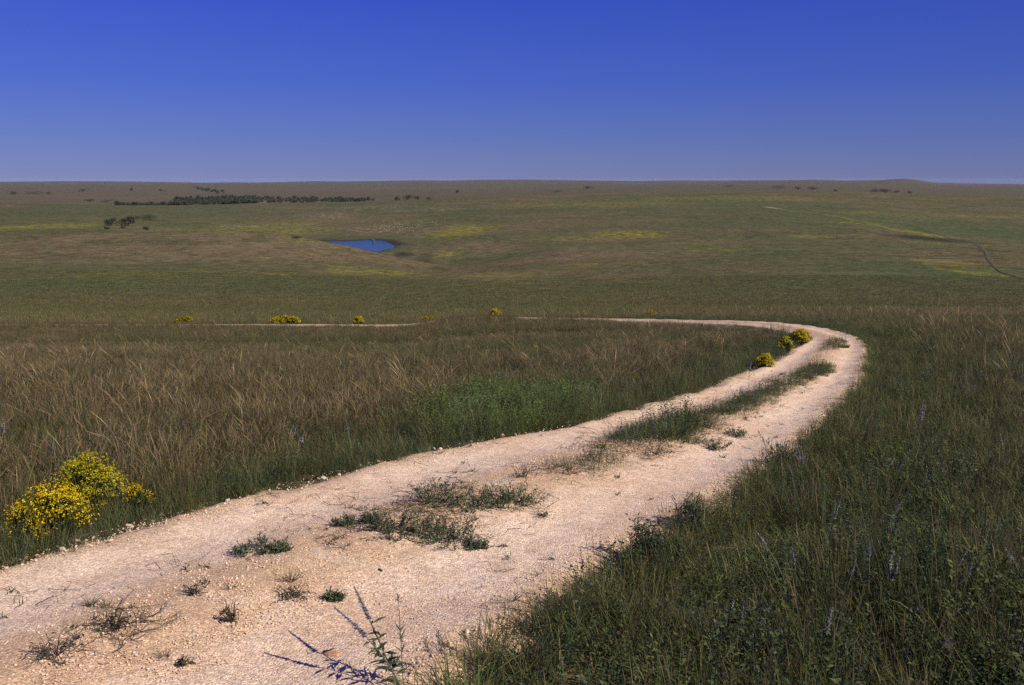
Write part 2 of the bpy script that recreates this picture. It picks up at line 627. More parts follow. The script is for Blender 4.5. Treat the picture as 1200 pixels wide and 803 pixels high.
def plain_noise_material(name, c0, c1, scale, rough=.9):
    m, nt, out = nodes(name)
    geo = N(nt, 'ShaderNodeNewGeometry')
    nz = noise(nt, geo.outputs['Position'], scale, 5, .65)
    col = ramp(nt, nz, [(.3, c0), (.7, c1)])
    p = N(nt, 'ShaderNodeBsdfPrincipled')
    nt.links.new(col, p.inputs['Base Color'])
    p.inputs['Roughness'].default_value = rough
    p.inputs['Specular IOR Level'].default_value = .1
    nt.links.new(p.outputs[0], out.inputs[0])
    return m


def water_material():
    m, nt, out = nodes('pond_water')
    geo = N(nt, 'ShaderNodeNewGeometry')
    nz = noise(nt, geo.outputs['Position'], 1.1, 5, .65)
    p = N(nt, 'ShaderNodeBsdfPrincipled')
    p.inputs['Base Color'].default_value = (.016, .055, .15, 1)
    p.inputs['Roughness'].default_value = .12
    p.inputs['IOR'].default_value = 1.33
    b = N(nt, 'ShaderNodeBump')
    b.inputs['Strength'].default_value = 1.0
    b.inputs['Distance'].default_value = .55
    nt.links.new(nz, b.inputs['Height'])
    nt.links.new(b.outputs[0], p.inputs['Normal'])
    nt.links.new(p.outputs[0], out.inputs[0])
    return m


# ------------------------------------------------------------------ the gravel road
LEFT = [(0, 668), (150, 622), (300, 587), (430, 547), (560, 522), (680, 501), (790, 472), (870, 443), (922, 416), (946, 399)]
RIGHT = [(490, 838), (610, 752), (700, 690), (785, 638), (862, 588), (945, 530), (990, 482), (1012, 446), (1018, 419), (1014, 403)]
Lw = [np.array(unproject(*p)) for p in LEFT]
Rw = [np.array(unproject(*p)) for p in RIGHT]
d0 = (Lw[1] - Lw[0]) / np.linalg.norm(Lw[1] - Lw[0])
for k in (4, 9, 16):
    Lw.insert(0, Lw[0] - d0 * 5 + np.array([-.15, -.3]))
    Rw.insert(0, Rw[0] - d0 * 5 + np.array([-.15, -.3]))
# round the bend and away to the lower left, behind the grassy shoulder
BACK = [(955, 388.5), (900, 382.8), (830, 378.6), (760, 375.8), (690, 374.0), (618, 374.2), (540, 376.0), (430, 379.6), (330, 382.5), (270, 384)]
Bw = [np.array(unproject(u, v, 24, 120)) for u, v in BACK]
mid = [(a + b) / 2 for a, b in zip(Lw, Rw)]
hw = [np.linalg.norm(a - b) / 2 for a, b in zip(Lw, Rw)]


def crs(P, n=14):
    P = [2 * P[0] - P[1]] + list(P) + [2 * P[-1] - P[-2]]
    out = []
    for i in range(1, len(P) - 2):
        for k in range(n):
            t = k / n
            a, b, c, d = P[i - 1], P[i], P[i + 1], P[i + 2]
            out.append(.5 * (2 * b + (c - a) * t + (2 * a - 5 * b + 4 * c - d) * t * t + (3 * b - a - 3 * c + d) * t ** 3))
    out.append(P[-2])
    return np.array(out)


BACKC = [(8.95, 25.3), (9.15, 29.5), (8.4, 35.5), (6.2, 41.0), (2.6, 45.4), (-2.5, 48.6), (-9, 50.6), (-16, 51.3), (-30, 50.5), (-48, 47)]
_ctl = np.array([np.array(m) for m in mid] + [np.array(b) for b in BACKC])
_cs = np.concatenate([[0], np.cumsum(np.linalg.norm(np.diff(_ctl, axis=0), axis=1))])
_ss = np.arange(0, _cs[-1], .2)
_hwc = list(hw) + [.95] * 2 + [1.15] * (len(BACKC) - 2)


def smooth_line(a, sig):
    k = np.exp(-.5 * (np.arange(-3 * sig, 3 * sig + 1) / sig) ** 2)
    p = np.concatenate([2 * a[0] - a[1:3 * sig + 1][::-1], a, 2 * a[-1] - a[-3 * sig - 1:-1][::-1]])
    return np.convolve(p, k / k.sum(), mode='valid')


CEN = np.stack([smooth_line(np.interp(_ss, _cs, _ctl[:, k]), 5) for k in (0, 1)], 1)
HWS = smooth_line(np.interp(_ss, _cs, _hwc), 6)
_t = np.gradient(CEN, axis=0)
_t /= np.linalg.norm(_t, axis=1, keepdims=True)
CN = np.stack([_t[:, 1], -_t[:, 0]], 1)        # to the right of travel


def road_frame(x, y):
    """signed offset from the centre line over the local half width, and metres outside the edge"""
    best = np.full(x.shape, 1e9)
    tt = np.zeros(x.shape)
    out = np.zeros(x.shape)
    for i in range(len(CEN) - 1):
        ax, ay = CEN[i]
        bx, by = CEN[i + 1]
        vx, vy = bx - ax, by - ay
        t = np.clip(((x - ax) * vx + (y - ay) * vy) / (vx * vx + vy * vy + 1e-12), 0, 1)
        dx, dy = x - ax - t * vx, y - ay - t * vy
        d = np.hypot(dx, dy)
        m = d < best
        best = np.where(m, d, best)
        h = HWS[i] * (1 - t) + HWS[i + 1] * t
        sg = np.sign(dx * CN[i, 0] + dy * CN[i, 1])
        tt = np.where(m, sg * d / h, tt)
        out = np.where(m, d - h, out)
    return tt, out


def build_road():
    # even steps along the centre line, finer near the camera
    seg = np.linalg.norm(np.diff(CEN, axis=0), axis=1)
    s = np.concatenate([[0], np.cumsum(seg)])
    pos, x = [], 0.0
    while x < s[-1]:
        pos.append(x)
        k = np.interp(x, s, np.hypot(CEN[:, 0], CEN[:, 1]))
        x += min(max(k * .012, .05), .6)
    pos = np.array(pos)
    C = np.stack([np.interp(pos, s, CEN[:, 0]), np.interp(pos, s, CEN[:, 1])], 1)
    Nn = np.stack([np.interp(pos, s, CN[:, 0]), np.interp(pos, s, CN[:, 1])], 1)
    H = np.interp(pos, s, HWS)
    na = 61
    a = np.linspace(-1.25, 1.25, na)
    X = C[:, 0:1] + Nn[:, 0:1] * H[:, None] * a
    Y = C[:, 1:2] + Nn[:, 1:2] * H[:, None] * a
    A = np.broadcast_to(a, X.shape)
    jit = (fbm(X * 1.7, Y * 1.7, 5) - .5) * .42 / H[:, None] + (fbm(X * 7, Y * 7, 6) - .5) * .16 / H[:, None]
    e = np.abs(A) + jit
    far = sstep(12, 30, np.hypot(X, Y))
    rut = -.035 * np.exp(-((np.abs(A) - .56) / .24) ** 2)
    crown = .03 * np.exp(-(A / .25) ** 2)
    dz = .085 + rut + crown + (fbm(X * 1.3, Y * 1.3, 11) - .5) * .04 + (fbm(X * 9, Y * 9, 12, 3) - .5) * .026 * (1 - far)
    fall = sstep(.85, 1.16, e)
    dz = dz * (1 - fall) - .05 * fall
    Z = height(X, Y) + dz
    lane = np.exp(-((np.abs(A + (fbm(X * .5, Y * .5, 31) - .5) * .2) - .56) / .3) ** 4)
    lane = np.clip(lane + (fbm(X * 3, Y * 3, 8) - .5) * .5, 0, 1)
    n, mm = X.shape
    ids = np.arange(n * mm).reshape(n, mm)
    F = np.stack([ids[:-1, :-1], ids[:-1, 1:], ids[1:, 1:], ids[1:, :-1]], -1).reshape(-1, 4)
    F = F[:, ::-1]
    mb = MB()
    mb.add(np.stack([X, Y, Z], -1).reshape(-1, 3), F, (.5, .4, .3))
    o = link('gravel_road', mb.mesh('gravel_road', gravel_material(), True, {'lane': lane.ravel()}))
    tag(o, 'pale pinkish limestone two-track road curving away through the grass', 'road', kind='structure')


def road_top(x, y):
    """rough height of the gravel surface"""
    t, out = road_frame(np.atleast_1d(np.asarray(x, float)), np.atleast_1d(np.asarray(y, float)))
    a = np.abs(t)
    dz = .085 - .035 * np.exp(-((a - .56) / .24) ** 2) + .03 * np.exp(-(t / .25) ** 2) + (fbm(np.atleast_1d(x) * 1.3, np.atleast_1d(y) * 1.3, 11) - .5) * .04
    return height(np.atleast_1d(np.asarray(x, float)), np.atleast_1d(np.asarray(y, float))) + np.where(a < .9, dz, np.where(a < 1.05, .05, .0))


# ------------------------------------------------------------------ terrain sheet
YEL = [(20, 268, 60, 6, .8), (440, 319, 72, 5, 1), (400, 314, 40, 4, .5), (320, 322, 60, 3, .5), (150, 322, 90, 4, .45), (60, 325, 60, 3, .35), (230, 318, 30, 2, .5), (540, 270, 52, 7, 1), (740, 274, 48, 6, .9), (690, 279, 60, 4, .3), (620, 322, 45, 3, .7), (560, 322, 50, 3, .6), (840, 293, 40, 3, .5),
       (1080, 274, 26, 5, .95), (1090, 284, 60, 2, .5), (1150, 321, 26, 5, 1), (1120, 310, 40, 6, .5), (950, 277, 24, 2, .7), (1040, 252, 60, 4, .3), (1150, 255, 80, 3, .3), (700, 240, 140, 4, .45), (870, 232, 120, 4, .5), (800, 286, 40, 2, .4), (600, 330, 60, 3, .3), (690, 310, 80, 3, .35), (520, 298, 26, 5, .45), (300, 272, 80, 2, .6), (355, 281, 26, 2, .6), (480, 260, 30, 3, .3), (1010, 262, 30, 3, .6), (760, 330, 70, 3, .25), (200, 268, 40, 2, .3)]
GRN = [(100, 330, 150, 14, .8), (330, 330, 120, 10, .5), (1030, 258, 220, 22, .85), (1080, 320, 150, 30, .7), (760, 240, 180, 8, .6), (870, 330, 120, 20, .5), (480, 246, 130, 8, .45), (130, 246, 170, 7, .6), (180, 262, 45, 8, .6), (540, 345, 150, 10, .45), (900, 290, 120, 15, .4), (960, 355, 260, 8, .5), (60, 357, 90, 5, .4), (520, 258, 80, 6, .4)]
BRN = [(180, 295, 240, 14, 1), (720, 300, 160, 12, .7), (560, 290, 70, 10, .7), (360, 262, 90, 8, .6), (60, 285, 120, 8, .7), (780, 355, 200, 9, .5), (640, 262, 60, 8, .5), (250, 352, 240, 8, .55), (700, 262, 120, 5, .4), (120, 232, 160, 3, .7), (400, 222, 300, 4, .7), (1100, 345, 120, 8, .35), (620, 350, 110, 6, .5)]
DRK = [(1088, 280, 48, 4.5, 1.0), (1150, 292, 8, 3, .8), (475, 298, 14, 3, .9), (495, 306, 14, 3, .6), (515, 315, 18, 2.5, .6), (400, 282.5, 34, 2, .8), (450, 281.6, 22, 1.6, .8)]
PAL = [(385, 253, 34, 6, .5), (460, 266, 50, 9, .5), (300, 238, 40, 2, .9), (280, 266, 34, 2.5, .6), (430, 243, 60, 3, .55), (490, 274, 22, 8, .5), (500, 246, 70, 3, .4), (350, 268, 50, 3, .4)]


def world_blobs(L):
    out = []
    for u, v, ru, rv, w in L:
        x, y = unproject(u, v, 55)
        _, ya = unproject(u, v - rv, 55)
        _, yb = unproject(u, v + rv, 55)
        out.append((x, y, max(ru * y / FPX, 3), max(min(abs(ya - yb) * .5, y * .35), 4), w * (.8 if L is YEL else 1)))
    return out


def blob_mask(L, X, Y):
    m = np.zeros(X.shape)
    wob = (fbm(X / 45, Y / 45, 41) - .5) * 1.1
    for x, y, rx, ry, w in world_blobs(L):
        k = np.abs(Y - y) < ry * 2.2
        r2 = ((X - x) / rx) ** 2 + ((Y - y) / ry) ** 2
        m = np.where(k, np.maximum(m, w * (1 - sstep(.35, 1.25, np.sqrt(r2) + wob * .6))), m)
    return m


def build_terrain():
    radii = [.0]
    r = .35
    while r < 12400:
        radii.append(r)
        r *= 1.0135
    radii.append(12500)
    rr = np.array(radii[1:])
    az = np.concatenate([np.arange(-48, 48.001, .16), np.arange(50, 312, 3.0)])
    A, Rr = np.meshgrid(np.radians(az), rr)
    X, Y = np.sin(A) * Rr, np.cos(A) * Rr
    Z = height(X, Y)
    n, mm = X.shape
    ids = np.arange(n * mm).reshape(n, mm)
    nx = np.roll(ids, -1, 1)
    F = np.stack([ids[:-1], ids[1:], nx[1:], nx[:-1]], -1).reshape(-1, 4)
    V = np.stack([X, Y, Z], -1).reshape(-1, 3)
    c = len(V)
    mb = MB()
    V = np.concatenate([V, [[0, 0, 0]]])
    mb.add(V, F, (.1, .1, .05))
    mb.f.append(np.stack([np.full(mm, c), ids[0], nx[0]], -1))
    rad = np.append(Rr.ravel(), 0)
    at = {}
    for nm, L in (('yel', YEL), ('grn', GRN), ('brn', BRN), ('drk', DRK), ('pal', PAL)):
        at[nm] = np.append(blob_mask(L, X, Y).ravel(), 0)
    sx_, sy_ = V[:, 0], V[:, 1]
    qq = sx_ / np.maximum(sy_, 1)
    spur = sstep(300, 360, sy_) * (1 - sstep(452, 462, sy_ + (fbm(sx_ / 60, sy_ / 60, 94) - .5) * 8)) * (1 - sstep(-.14, -.04, qq))
    behind = sstep(458, 470, sy_) * (1 - sstep(760, 1000, sy_)) * (1 - sstep(-.26, -.16, qq))
    at['brn'] = np.maximum(at['brn'] * (1 - behind), spur * (.35 + .65 * sstep(.35, .6, fbm(sx_ / 50, sy_ / 50, 95))))
    at['grn'] = np.maximum(at['grn'] * (1 - spur), behind * .3)
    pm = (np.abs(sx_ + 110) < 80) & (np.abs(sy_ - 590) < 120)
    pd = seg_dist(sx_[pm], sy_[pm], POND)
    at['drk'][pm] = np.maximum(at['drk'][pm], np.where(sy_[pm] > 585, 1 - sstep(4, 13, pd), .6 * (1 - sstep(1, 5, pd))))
    at['near'] = 1 - sstep(18, 70, rad)
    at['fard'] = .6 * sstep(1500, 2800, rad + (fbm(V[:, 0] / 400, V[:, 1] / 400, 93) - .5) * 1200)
    dust = np.zeros(len(V))
    kk = rad < 60
    kx, ky = V[kk, 0], V[kk, 1]
    dust[kk] = 1 - sstep(.0, .55, road_frame(kx, ky)[1] + (fbm(kx * 1.6, ky * 1.6, 91) - .5) * .7)
    at['dust'] = dust
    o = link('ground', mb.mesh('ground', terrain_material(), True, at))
    tag(o, 'rolling prairie hills of green and rust brown grass', 'ground', kind='structure')


def ribbon(name, pix, width, mat, label, cat, lift=.25, dmin=55, n=10):
    P = crs([np.array(unproject(u, v, dmin)) for u, v in pix], n)
    t = np.gradient(P, axis=0)
    t /= np.linalg.norm(t, axis=1, keepdims=True)
    nn = np.stack([t[:, 1], -t[:, 0]], 1)
    w = np.interp(np.arange(len(P)), np.linspace(0, len(P) - 1, len(width)), width)
    w = w * (1 + (fbm(P[:, 0] / 9, P[:, 1] / 9, 77) - .5) * .8)
    rows = []
    for k in np.linspace(-1, 1, 7):
        q = P + nn * (w * k / 2)[:, None]
        rows.append(np.stack([q[:, 0], q[:, 1], height(q[:, 0], q[:, 1]) + lift * (1 - abs(k) ** 3) - .02], 1))
    V = np.stack(rows, 1)
    ids = np.arange(V.shape[0] * 7).reshape(-1, 7)
    F = np.stack([ids[:-1, :-1], ids[:-1, 1:], ids[1:, 1:], ids[1:, :-1]], -1).reshape(-1, 4)[:, ::-1]
    mb = MB()
    mb.add(V.reshape(-1, 3), F, (.1, .1, .1))
    o = link(name, mb.mesh(name, mat, True))
    return tag(o, label, cat, kind='structure')


build_terrain()
build_road()
mb = MB()
_p = np.array(POND)
_c = _p.mean(0)
_e = crs([np.array(p) for p in POND] + [np.array(POND[0])], 6)[:-1]
if np.sum(_e[:, 0] * np.roll(_e[:, 1], -1) - _e[:, 1] * np.roll(_e[:, 0], -1)) > 0:
    _e = _e[::-1]
rows = [_c + (_e - _c) * k for k in (.3, .6, 1.0, 1.12)]
V = [[_c[0], _c[1], POND_Z]]
for r_ in rows:
    V += [[x, y, POND_Z] for x, y in r_]
m_ = len(_e)
mb.add(V, [[1 + i, 1 + (i + 1) % m_, 1 + m_ + (i + 1) % m_, 1 + m_ + i] for i in range(m_)], (.1, .1, .2))
mb.f += [np.array([[1 + k * m_ + i, 1 + k * m_ + (i + 1) % m_, 1 + (k + 1) * m_ + (i + 1) % m_, 1 + (k + 1) * m_ + i] for i in range(m_)]) for k in (1, 2)]
mb.f.append(np.array([[0, 1 + (i + 1) % m_, 1 + i] for i in range(m_)]))
o = link('pond_water', mb.mesh('pond_water', water_material(), False))
tag(o, 'small deep blue pond in the hollow between the hills', 'pond', kind='structure')

ribbon('path', [(905, 243), (925, 247), (960, 250.5), (1000, 258), (1040, 267.5), (1062, 273)], [5, 5, 5, 5], plain_noise_material('track_grass', (.11, .115, .035), (.15, .145, .045), .2), 'pale grassy vehicle track running down the far green slope', 'track')
ribbon('path', [(897, 242.6), (905, 243.6), (914, 245)], [8, 9, 7], plain_noise_material('bare_track', (.17, .16, .10), (.26, .235, .165), .2), 'short bare pale stretch of the far vehicle track', 'track')
MD = plain_noise_material('dark_gully', (.042, .046, .026), (.092, .084, .048), .15)
ribbon('path', [(1060, 263), (1085, 270), (1110, 278), (1140, 284), (1152, 293), (1158, 304), (1168, 316), (1185, 323), (1215, 330)], [1.4, 2, 5, 3.5, 2, 1.5, 1.4, 1.3], MD, 'dark rutted track winding down the slope at far right', 'track')

# ------------------------------------------------------------------ grass
GREEN = (.092, .114, .036)
DKGREEN = (.052, .078, .030)
BLUEGR = (.100, .130, .084)
BRIGHT = (.125, .170, .055)
RUST = (.156, .128, .050)
BROWN = (.128, .110, .048)
TAN = (.27, .185, .095)
STRAW = (.34, .255, .13)


def disk(g, n, r):
    a = g.uniform(0, 2 * math.pi, n)
    q = r * np.sqrt(g.uniform(0, 1, n))
    return np.stack([np.cos(a) * q, np.sin(a) * q, np.full(n, -.015)], 1), a


def tuft_short(g, col=GREEN, h=.24, n=46, r=.11, w=.0055, loose=.5):
    mb = MB()
    b, a = disk(g, n, r)
    L = g.uniform(.45, 1.2, n) * h
    c = cvar(g, n, col)
    dry = g.uniform(0, 1, n) < .16
    c[dry] = cvar(g, dry.sum(), BROWN)
    pale = g.uniform(0, 1, n) < .07
    c[pale] = cvar(g, pale.sum(), (.22, .21, .085))
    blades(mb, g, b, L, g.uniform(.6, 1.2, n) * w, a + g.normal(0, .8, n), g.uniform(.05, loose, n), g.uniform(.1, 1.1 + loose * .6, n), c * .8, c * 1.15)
    return mb


def tuft_mixed(g, tall=.55, rust=.5):
    mb = MB()
    n = 34
    b, a = disk(g, n, .13)
    c = cvar(g, n, GREEN)
    d = g.uniform(0, 1, n) < .35
    c[d] = cvar(g, d.sum(), BROWN)
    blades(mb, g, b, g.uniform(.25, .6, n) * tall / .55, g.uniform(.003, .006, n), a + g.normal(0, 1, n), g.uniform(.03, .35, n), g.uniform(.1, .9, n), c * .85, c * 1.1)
    n = 9
    b, a = disk(g, n, .12)
    c = cvar(g, n, RUST if rust > .4 else (BROWN if rust > .1 else (.070, .072, .030)))
    blades(mb, g, b, g.uniform(.7, 1.15, n) * tall, .0028, a, g.uniform(0, .2, n), g.uniform(.0, .4, n), c * .9, c, seg=5, ctip=cvar(g, 1, (.15, .10, .054) if rust > .1 else (.10, .085, .045))[0], tipfrom=.72, tipw=2.0)
    return mb


def tuft_bluestem(g, tall=.72):
    mb = MB()
    n = 22
    b, a = disk(g, n, .13)
    c = cvar(g, n, (.085, .072, .032))
    blades(mb, g, b, g.uniform(.22, .5, n), g.uniform(.003, .006, n), a + g.normal(0, 1, n), g.uniform(.05, .4, n), g.uniform(.2, 1.1, n), c * .9, c * 1.2)
    n = 24
    b, a = disk(g, n, .13)
    c = cvar(g, n, RUST)
    ol = g.uniform(0, 1, n) < .45
    c[ol] = cvar(g, ol.sum(), (.125, .128, .052))
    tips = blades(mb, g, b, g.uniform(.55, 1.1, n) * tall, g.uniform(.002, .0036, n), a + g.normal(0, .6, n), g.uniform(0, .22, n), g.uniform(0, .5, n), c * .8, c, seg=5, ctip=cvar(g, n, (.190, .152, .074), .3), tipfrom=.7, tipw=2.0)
    # little side spikelets on the upper stems
    k = np.repeat(np.arange(n), 3)
    pos = tips[k] - np.array([0, 0, 1]) * g.uniform(.02, .22, len(k))[:, None]
    leaflets(mb, g, pos, g.normal(0, .5, (len(k), 3)) + [0, 0, 1.0], g.uniform(.03, .07, len(k)), .004, cvar(g, len(k), (.20, .12, .07)))
    return mb


def tuft_tan(g, tall=1.0):
    mb = MB()
    n = 6
    b, a = disk(g, n, .1)
    c = cvar(g, n, TAN)
    ad = g.uniform(0, 6.28)
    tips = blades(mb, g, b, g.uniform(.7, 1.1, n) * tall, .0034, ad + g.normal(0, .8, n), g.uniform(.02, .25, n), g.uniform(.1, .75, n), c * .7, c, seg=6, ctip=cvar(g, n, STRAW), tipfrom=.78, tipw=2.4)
    n = 16
    b, a = disk(g, n, .1)
    c = cvar(g, n, BROWN)
    blades(mb, g, b, g.uniform(.2, .5, n), .005, a, g.uniform(.1, .5, n), g.uniform(.3, 1.2, n), c, c * 1.2)
    return mb


def tuft_forb(g, col=BRIGHT, h=.5, ns=9, leaf=.05, flower=None):
    mb = MB()
    b, a = disk(g, ns, .1)
    L = g.uniform(.6, 1.1, ns) * h
    lean, bend = g.uniform(0, .28, ns), g.uniform(-.1, .35, ns)
    c = cvar(g, ns, np.array(col) * .7)
    tips = blades(mb, g, b, L, .0045, a, lean, bend, c, c, seg=4)
    for i in range(ns):
        m = int(16 * L[i] / .4)
        t = g.uniform(.12, 1, m)
        p = b[i] * (1 - t)[:, None] + tips[i] * t[:, None]
        th = g.uniform(0, 6.28, m)
        dr = np.stack([np.cos(th), np.sin(th), g.uniform(.1, .9, m)], 1)
        leaflets(mb, g, p, dr, leaf * g.uniform(.6, 1.25, m) * (1.15 - .6 * t), leaf * .26, cvar(g, m, col))
        if flower is not None and i % 2 == 0:
            m = 14
            p = tips[i] + g.normal(0, .012, (m, 3)) - np.array([0, 0, 1]) * g.uniform(0, .1, m)[:, None]
            leaflets(mb, g, p, g.normal(0, 1, (m, 3)), .014, .009, cvar(g, m, flower, .15))
    return mb


def tuft_far(g, cols, h=.5, n=46, r=.55, w=.016):
    mb = MB()
    b, a = disk(g, n, r)
    c = np.array([cols[g.integers(len(cols))] for _ in range(n)]) * np.exp(g.normal(0, .2, (n, 1))) * 1.12
    blades(mb, g, b, g.uniform(.5, 1.15, n) * h, g.uniform(.6, 1.3, n) * w, a + g.normal(0, 1, n), g.uniform(.05, .5, n), g.uniform(.1, .8, n), c * .85, c * 1.15, seg=2)
    return mb


SRC = bpy.data.collections.new('grass_sources')        # never linked: only the instancer reads it
SPEC = {}


def species(key, makers):
    ids = []
    for f in makers:
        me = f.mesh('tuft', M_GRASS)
        o = bpy.data.objects.new('tuft_%03d' % len(SRC.objects), me)
        SRC.objects.link(o)
        ids.append(len(SRC.objects) - 1)
    SPEC[key] = np.array(ids)


gg = np.random.default_rng(11)
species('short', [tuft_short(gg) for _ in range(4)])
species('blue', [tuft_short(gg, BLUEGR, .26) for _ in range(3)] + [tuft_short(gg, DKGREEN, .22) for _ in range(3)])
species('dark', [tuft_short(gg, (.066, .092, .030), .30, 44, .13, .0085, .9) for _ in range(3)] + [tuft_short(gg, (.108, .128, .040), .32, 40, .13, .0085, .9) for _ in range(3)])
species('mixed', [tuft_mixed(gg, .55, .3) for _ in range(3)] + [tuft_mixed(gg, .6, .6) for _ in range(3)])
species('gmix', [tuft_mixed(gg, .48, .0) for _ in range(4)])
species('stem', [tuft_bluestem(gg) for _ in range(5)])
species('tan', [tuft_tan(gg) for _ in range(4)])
species('bright', [tuft_forb(gg) for _ in range(3)] + [tuft_short(gg, BRIGHT, .42, 40, .1, .007) for _ in range(2)])
species('forb', [tuft_forb(gg, DKGREEN, .4, 7, .045) for _ in range(2)] + [tuft_forb(gg, BLUEGR, .38, 6, .04) for _ in range(2)] + [tuft_forb(gg, GREEN, .42, 7, .05) for _ in range(2)])
species('purple', [tuft_forb(gg, DKGREEN, .36, 6, .035, (.16, .12, .30)) for _ in range(2)])
species('farbrown', [tuft_far(gg, [BROWN, RUST, GREEN, (.10, .085, .04)], .5) for _ in range(3)])
species('fargreen', [tuft_far(gg, [GREEN, (.070, .082, .032), BROWN], .42) for _ in range(3)])
species('farmix', [tuft_far(gg, [GREEN, BROWN, RUST, DKGREEN], .45) for _ in range(3)])
species('faryellow', [tuft_far(gg, [(.30, .25, .012), (.22, .2, .015), GREEN], .4) for _ in range(2)])
species('weed', [tuft_forb(gg, (.040, .070, .040), .16, 7, .032) for _ in range(3)] + [tuft_short(gg, (.05, .075, .035), .15, 30, .07, .005) for _ in range(2)])


def instancer(name, coll, pts, idx, rot, scl, label, cat, kind='stuff'):
    me = bpy.data.meshes.new(name)
    me.vertices.add(len(pts))
    me.vertices.foreach_set('co', np.asarray(pts, np.float32).ravel())
    for nm, ty, dt, arr in (('idx', 'INT', 'value', np.asarray(idx, np.int32)), ('rot', 'FLOAT_VECTOR', 'vector', np.asarray(rot, np.float32)), ('scl', 'FLOAT_VECTOR', 'vector', np.asarray(scl, np.float32))):
        a = me.attributes.new(nm, ty, 'POINT')
        a.data.foreach_set(dt, arr.ravel())
    o = link(name, me)
    ng = bpy.data.node_groups.new(name, 'GeometryNodeTree')
    ng.interface.new_socket('Geometry', in_out='INPUT', socket_type='NodeSocketGeometry')
    ng.interface.new_socket('Geometry', in_out='OUTPUT', socket_type='NodeSocketGeometry')
    gi, go = ng.nodes.new('NodeGroupInput'), ng.nodes.new('NodeGroupOutput')
    m2p = ng.nodes.new('GeometryNodeMeshToPoints')
    iop = ng.nodes.new('GeometryNodeInstanceOnPoints')
    ci = ng.nodes.new('GeometryNodeCollectionInfo')
    ci.inputs['Collection'].default_value = coll
    ci.inputs['Separate Children'].default_value = True
    ci.inputs['Reset Children'].default_value = True
    L = ng.links.new
    L(gi.outputs[0], m2p.inputs['Mesh'])
    L(m2p.outputs[0], iop.inputs['Points'])
    L(ci.outputs[0], iop.inputs['Instance'])
    iop.inputs['Pick Instance'].default_value = True
    for nm, ty, sock in (('idx', 'INT', 'Instance Index'), ('rot', 'FLOAT_VECTOR', 'Rotation'), ('scl', 'FLOAT_VECTOR', 'Scale')):
        a = ng.nodes.new('GeometryNodeInputNamedAttribute')
        a.data_type = ty
        a.inputs['Name'].default_value = nm
        out = [s for s in a.outputs if s.enabled][0]
        L(out, iop.inputs[sock])
    L(iop.outputs[0], go.inputs[0])
    md = o.modifiers.new('scatter', 'NODES')
    md.node_group = ng
    return tag(o, label, cat, kind=kind)


def wedge(g, d0, d1, q, dens):
    n = int(q * (d1 * d1 - d0 * d0) * dens)
    y = np.sqrt(g.uniform(d0 * d0, d1 * d1, n))
    return y * g.uniform(-q, q, n), y


MEDIANS = [
    ([(957, 418), (963, 410), (971, 404), (982, 400), (993, 404), (989, 411), (977, 417)], 90, .62),
    ([(824, 496), (870, 474), (918, 454), (944, 437), (976, 433), (974, 441), (952, 454), (912, 473), (876, 495), (845, 499)], 110, .74),
    ([(708, 527), (745, 507), (800, 494), (836, 490), (836, 512), (800, 530), (745, 532)], 85, .9),
    ([(640, 556), (690, 542), (742, 542), (740, 562), (692, 572), (625, 574)], 110, .6),
]
LUSH = [(528, 470), (560, 462), (640, 460), (700, 466), (705, 492), (660, 503), (585, 516), (545, 522), (520, 520)]


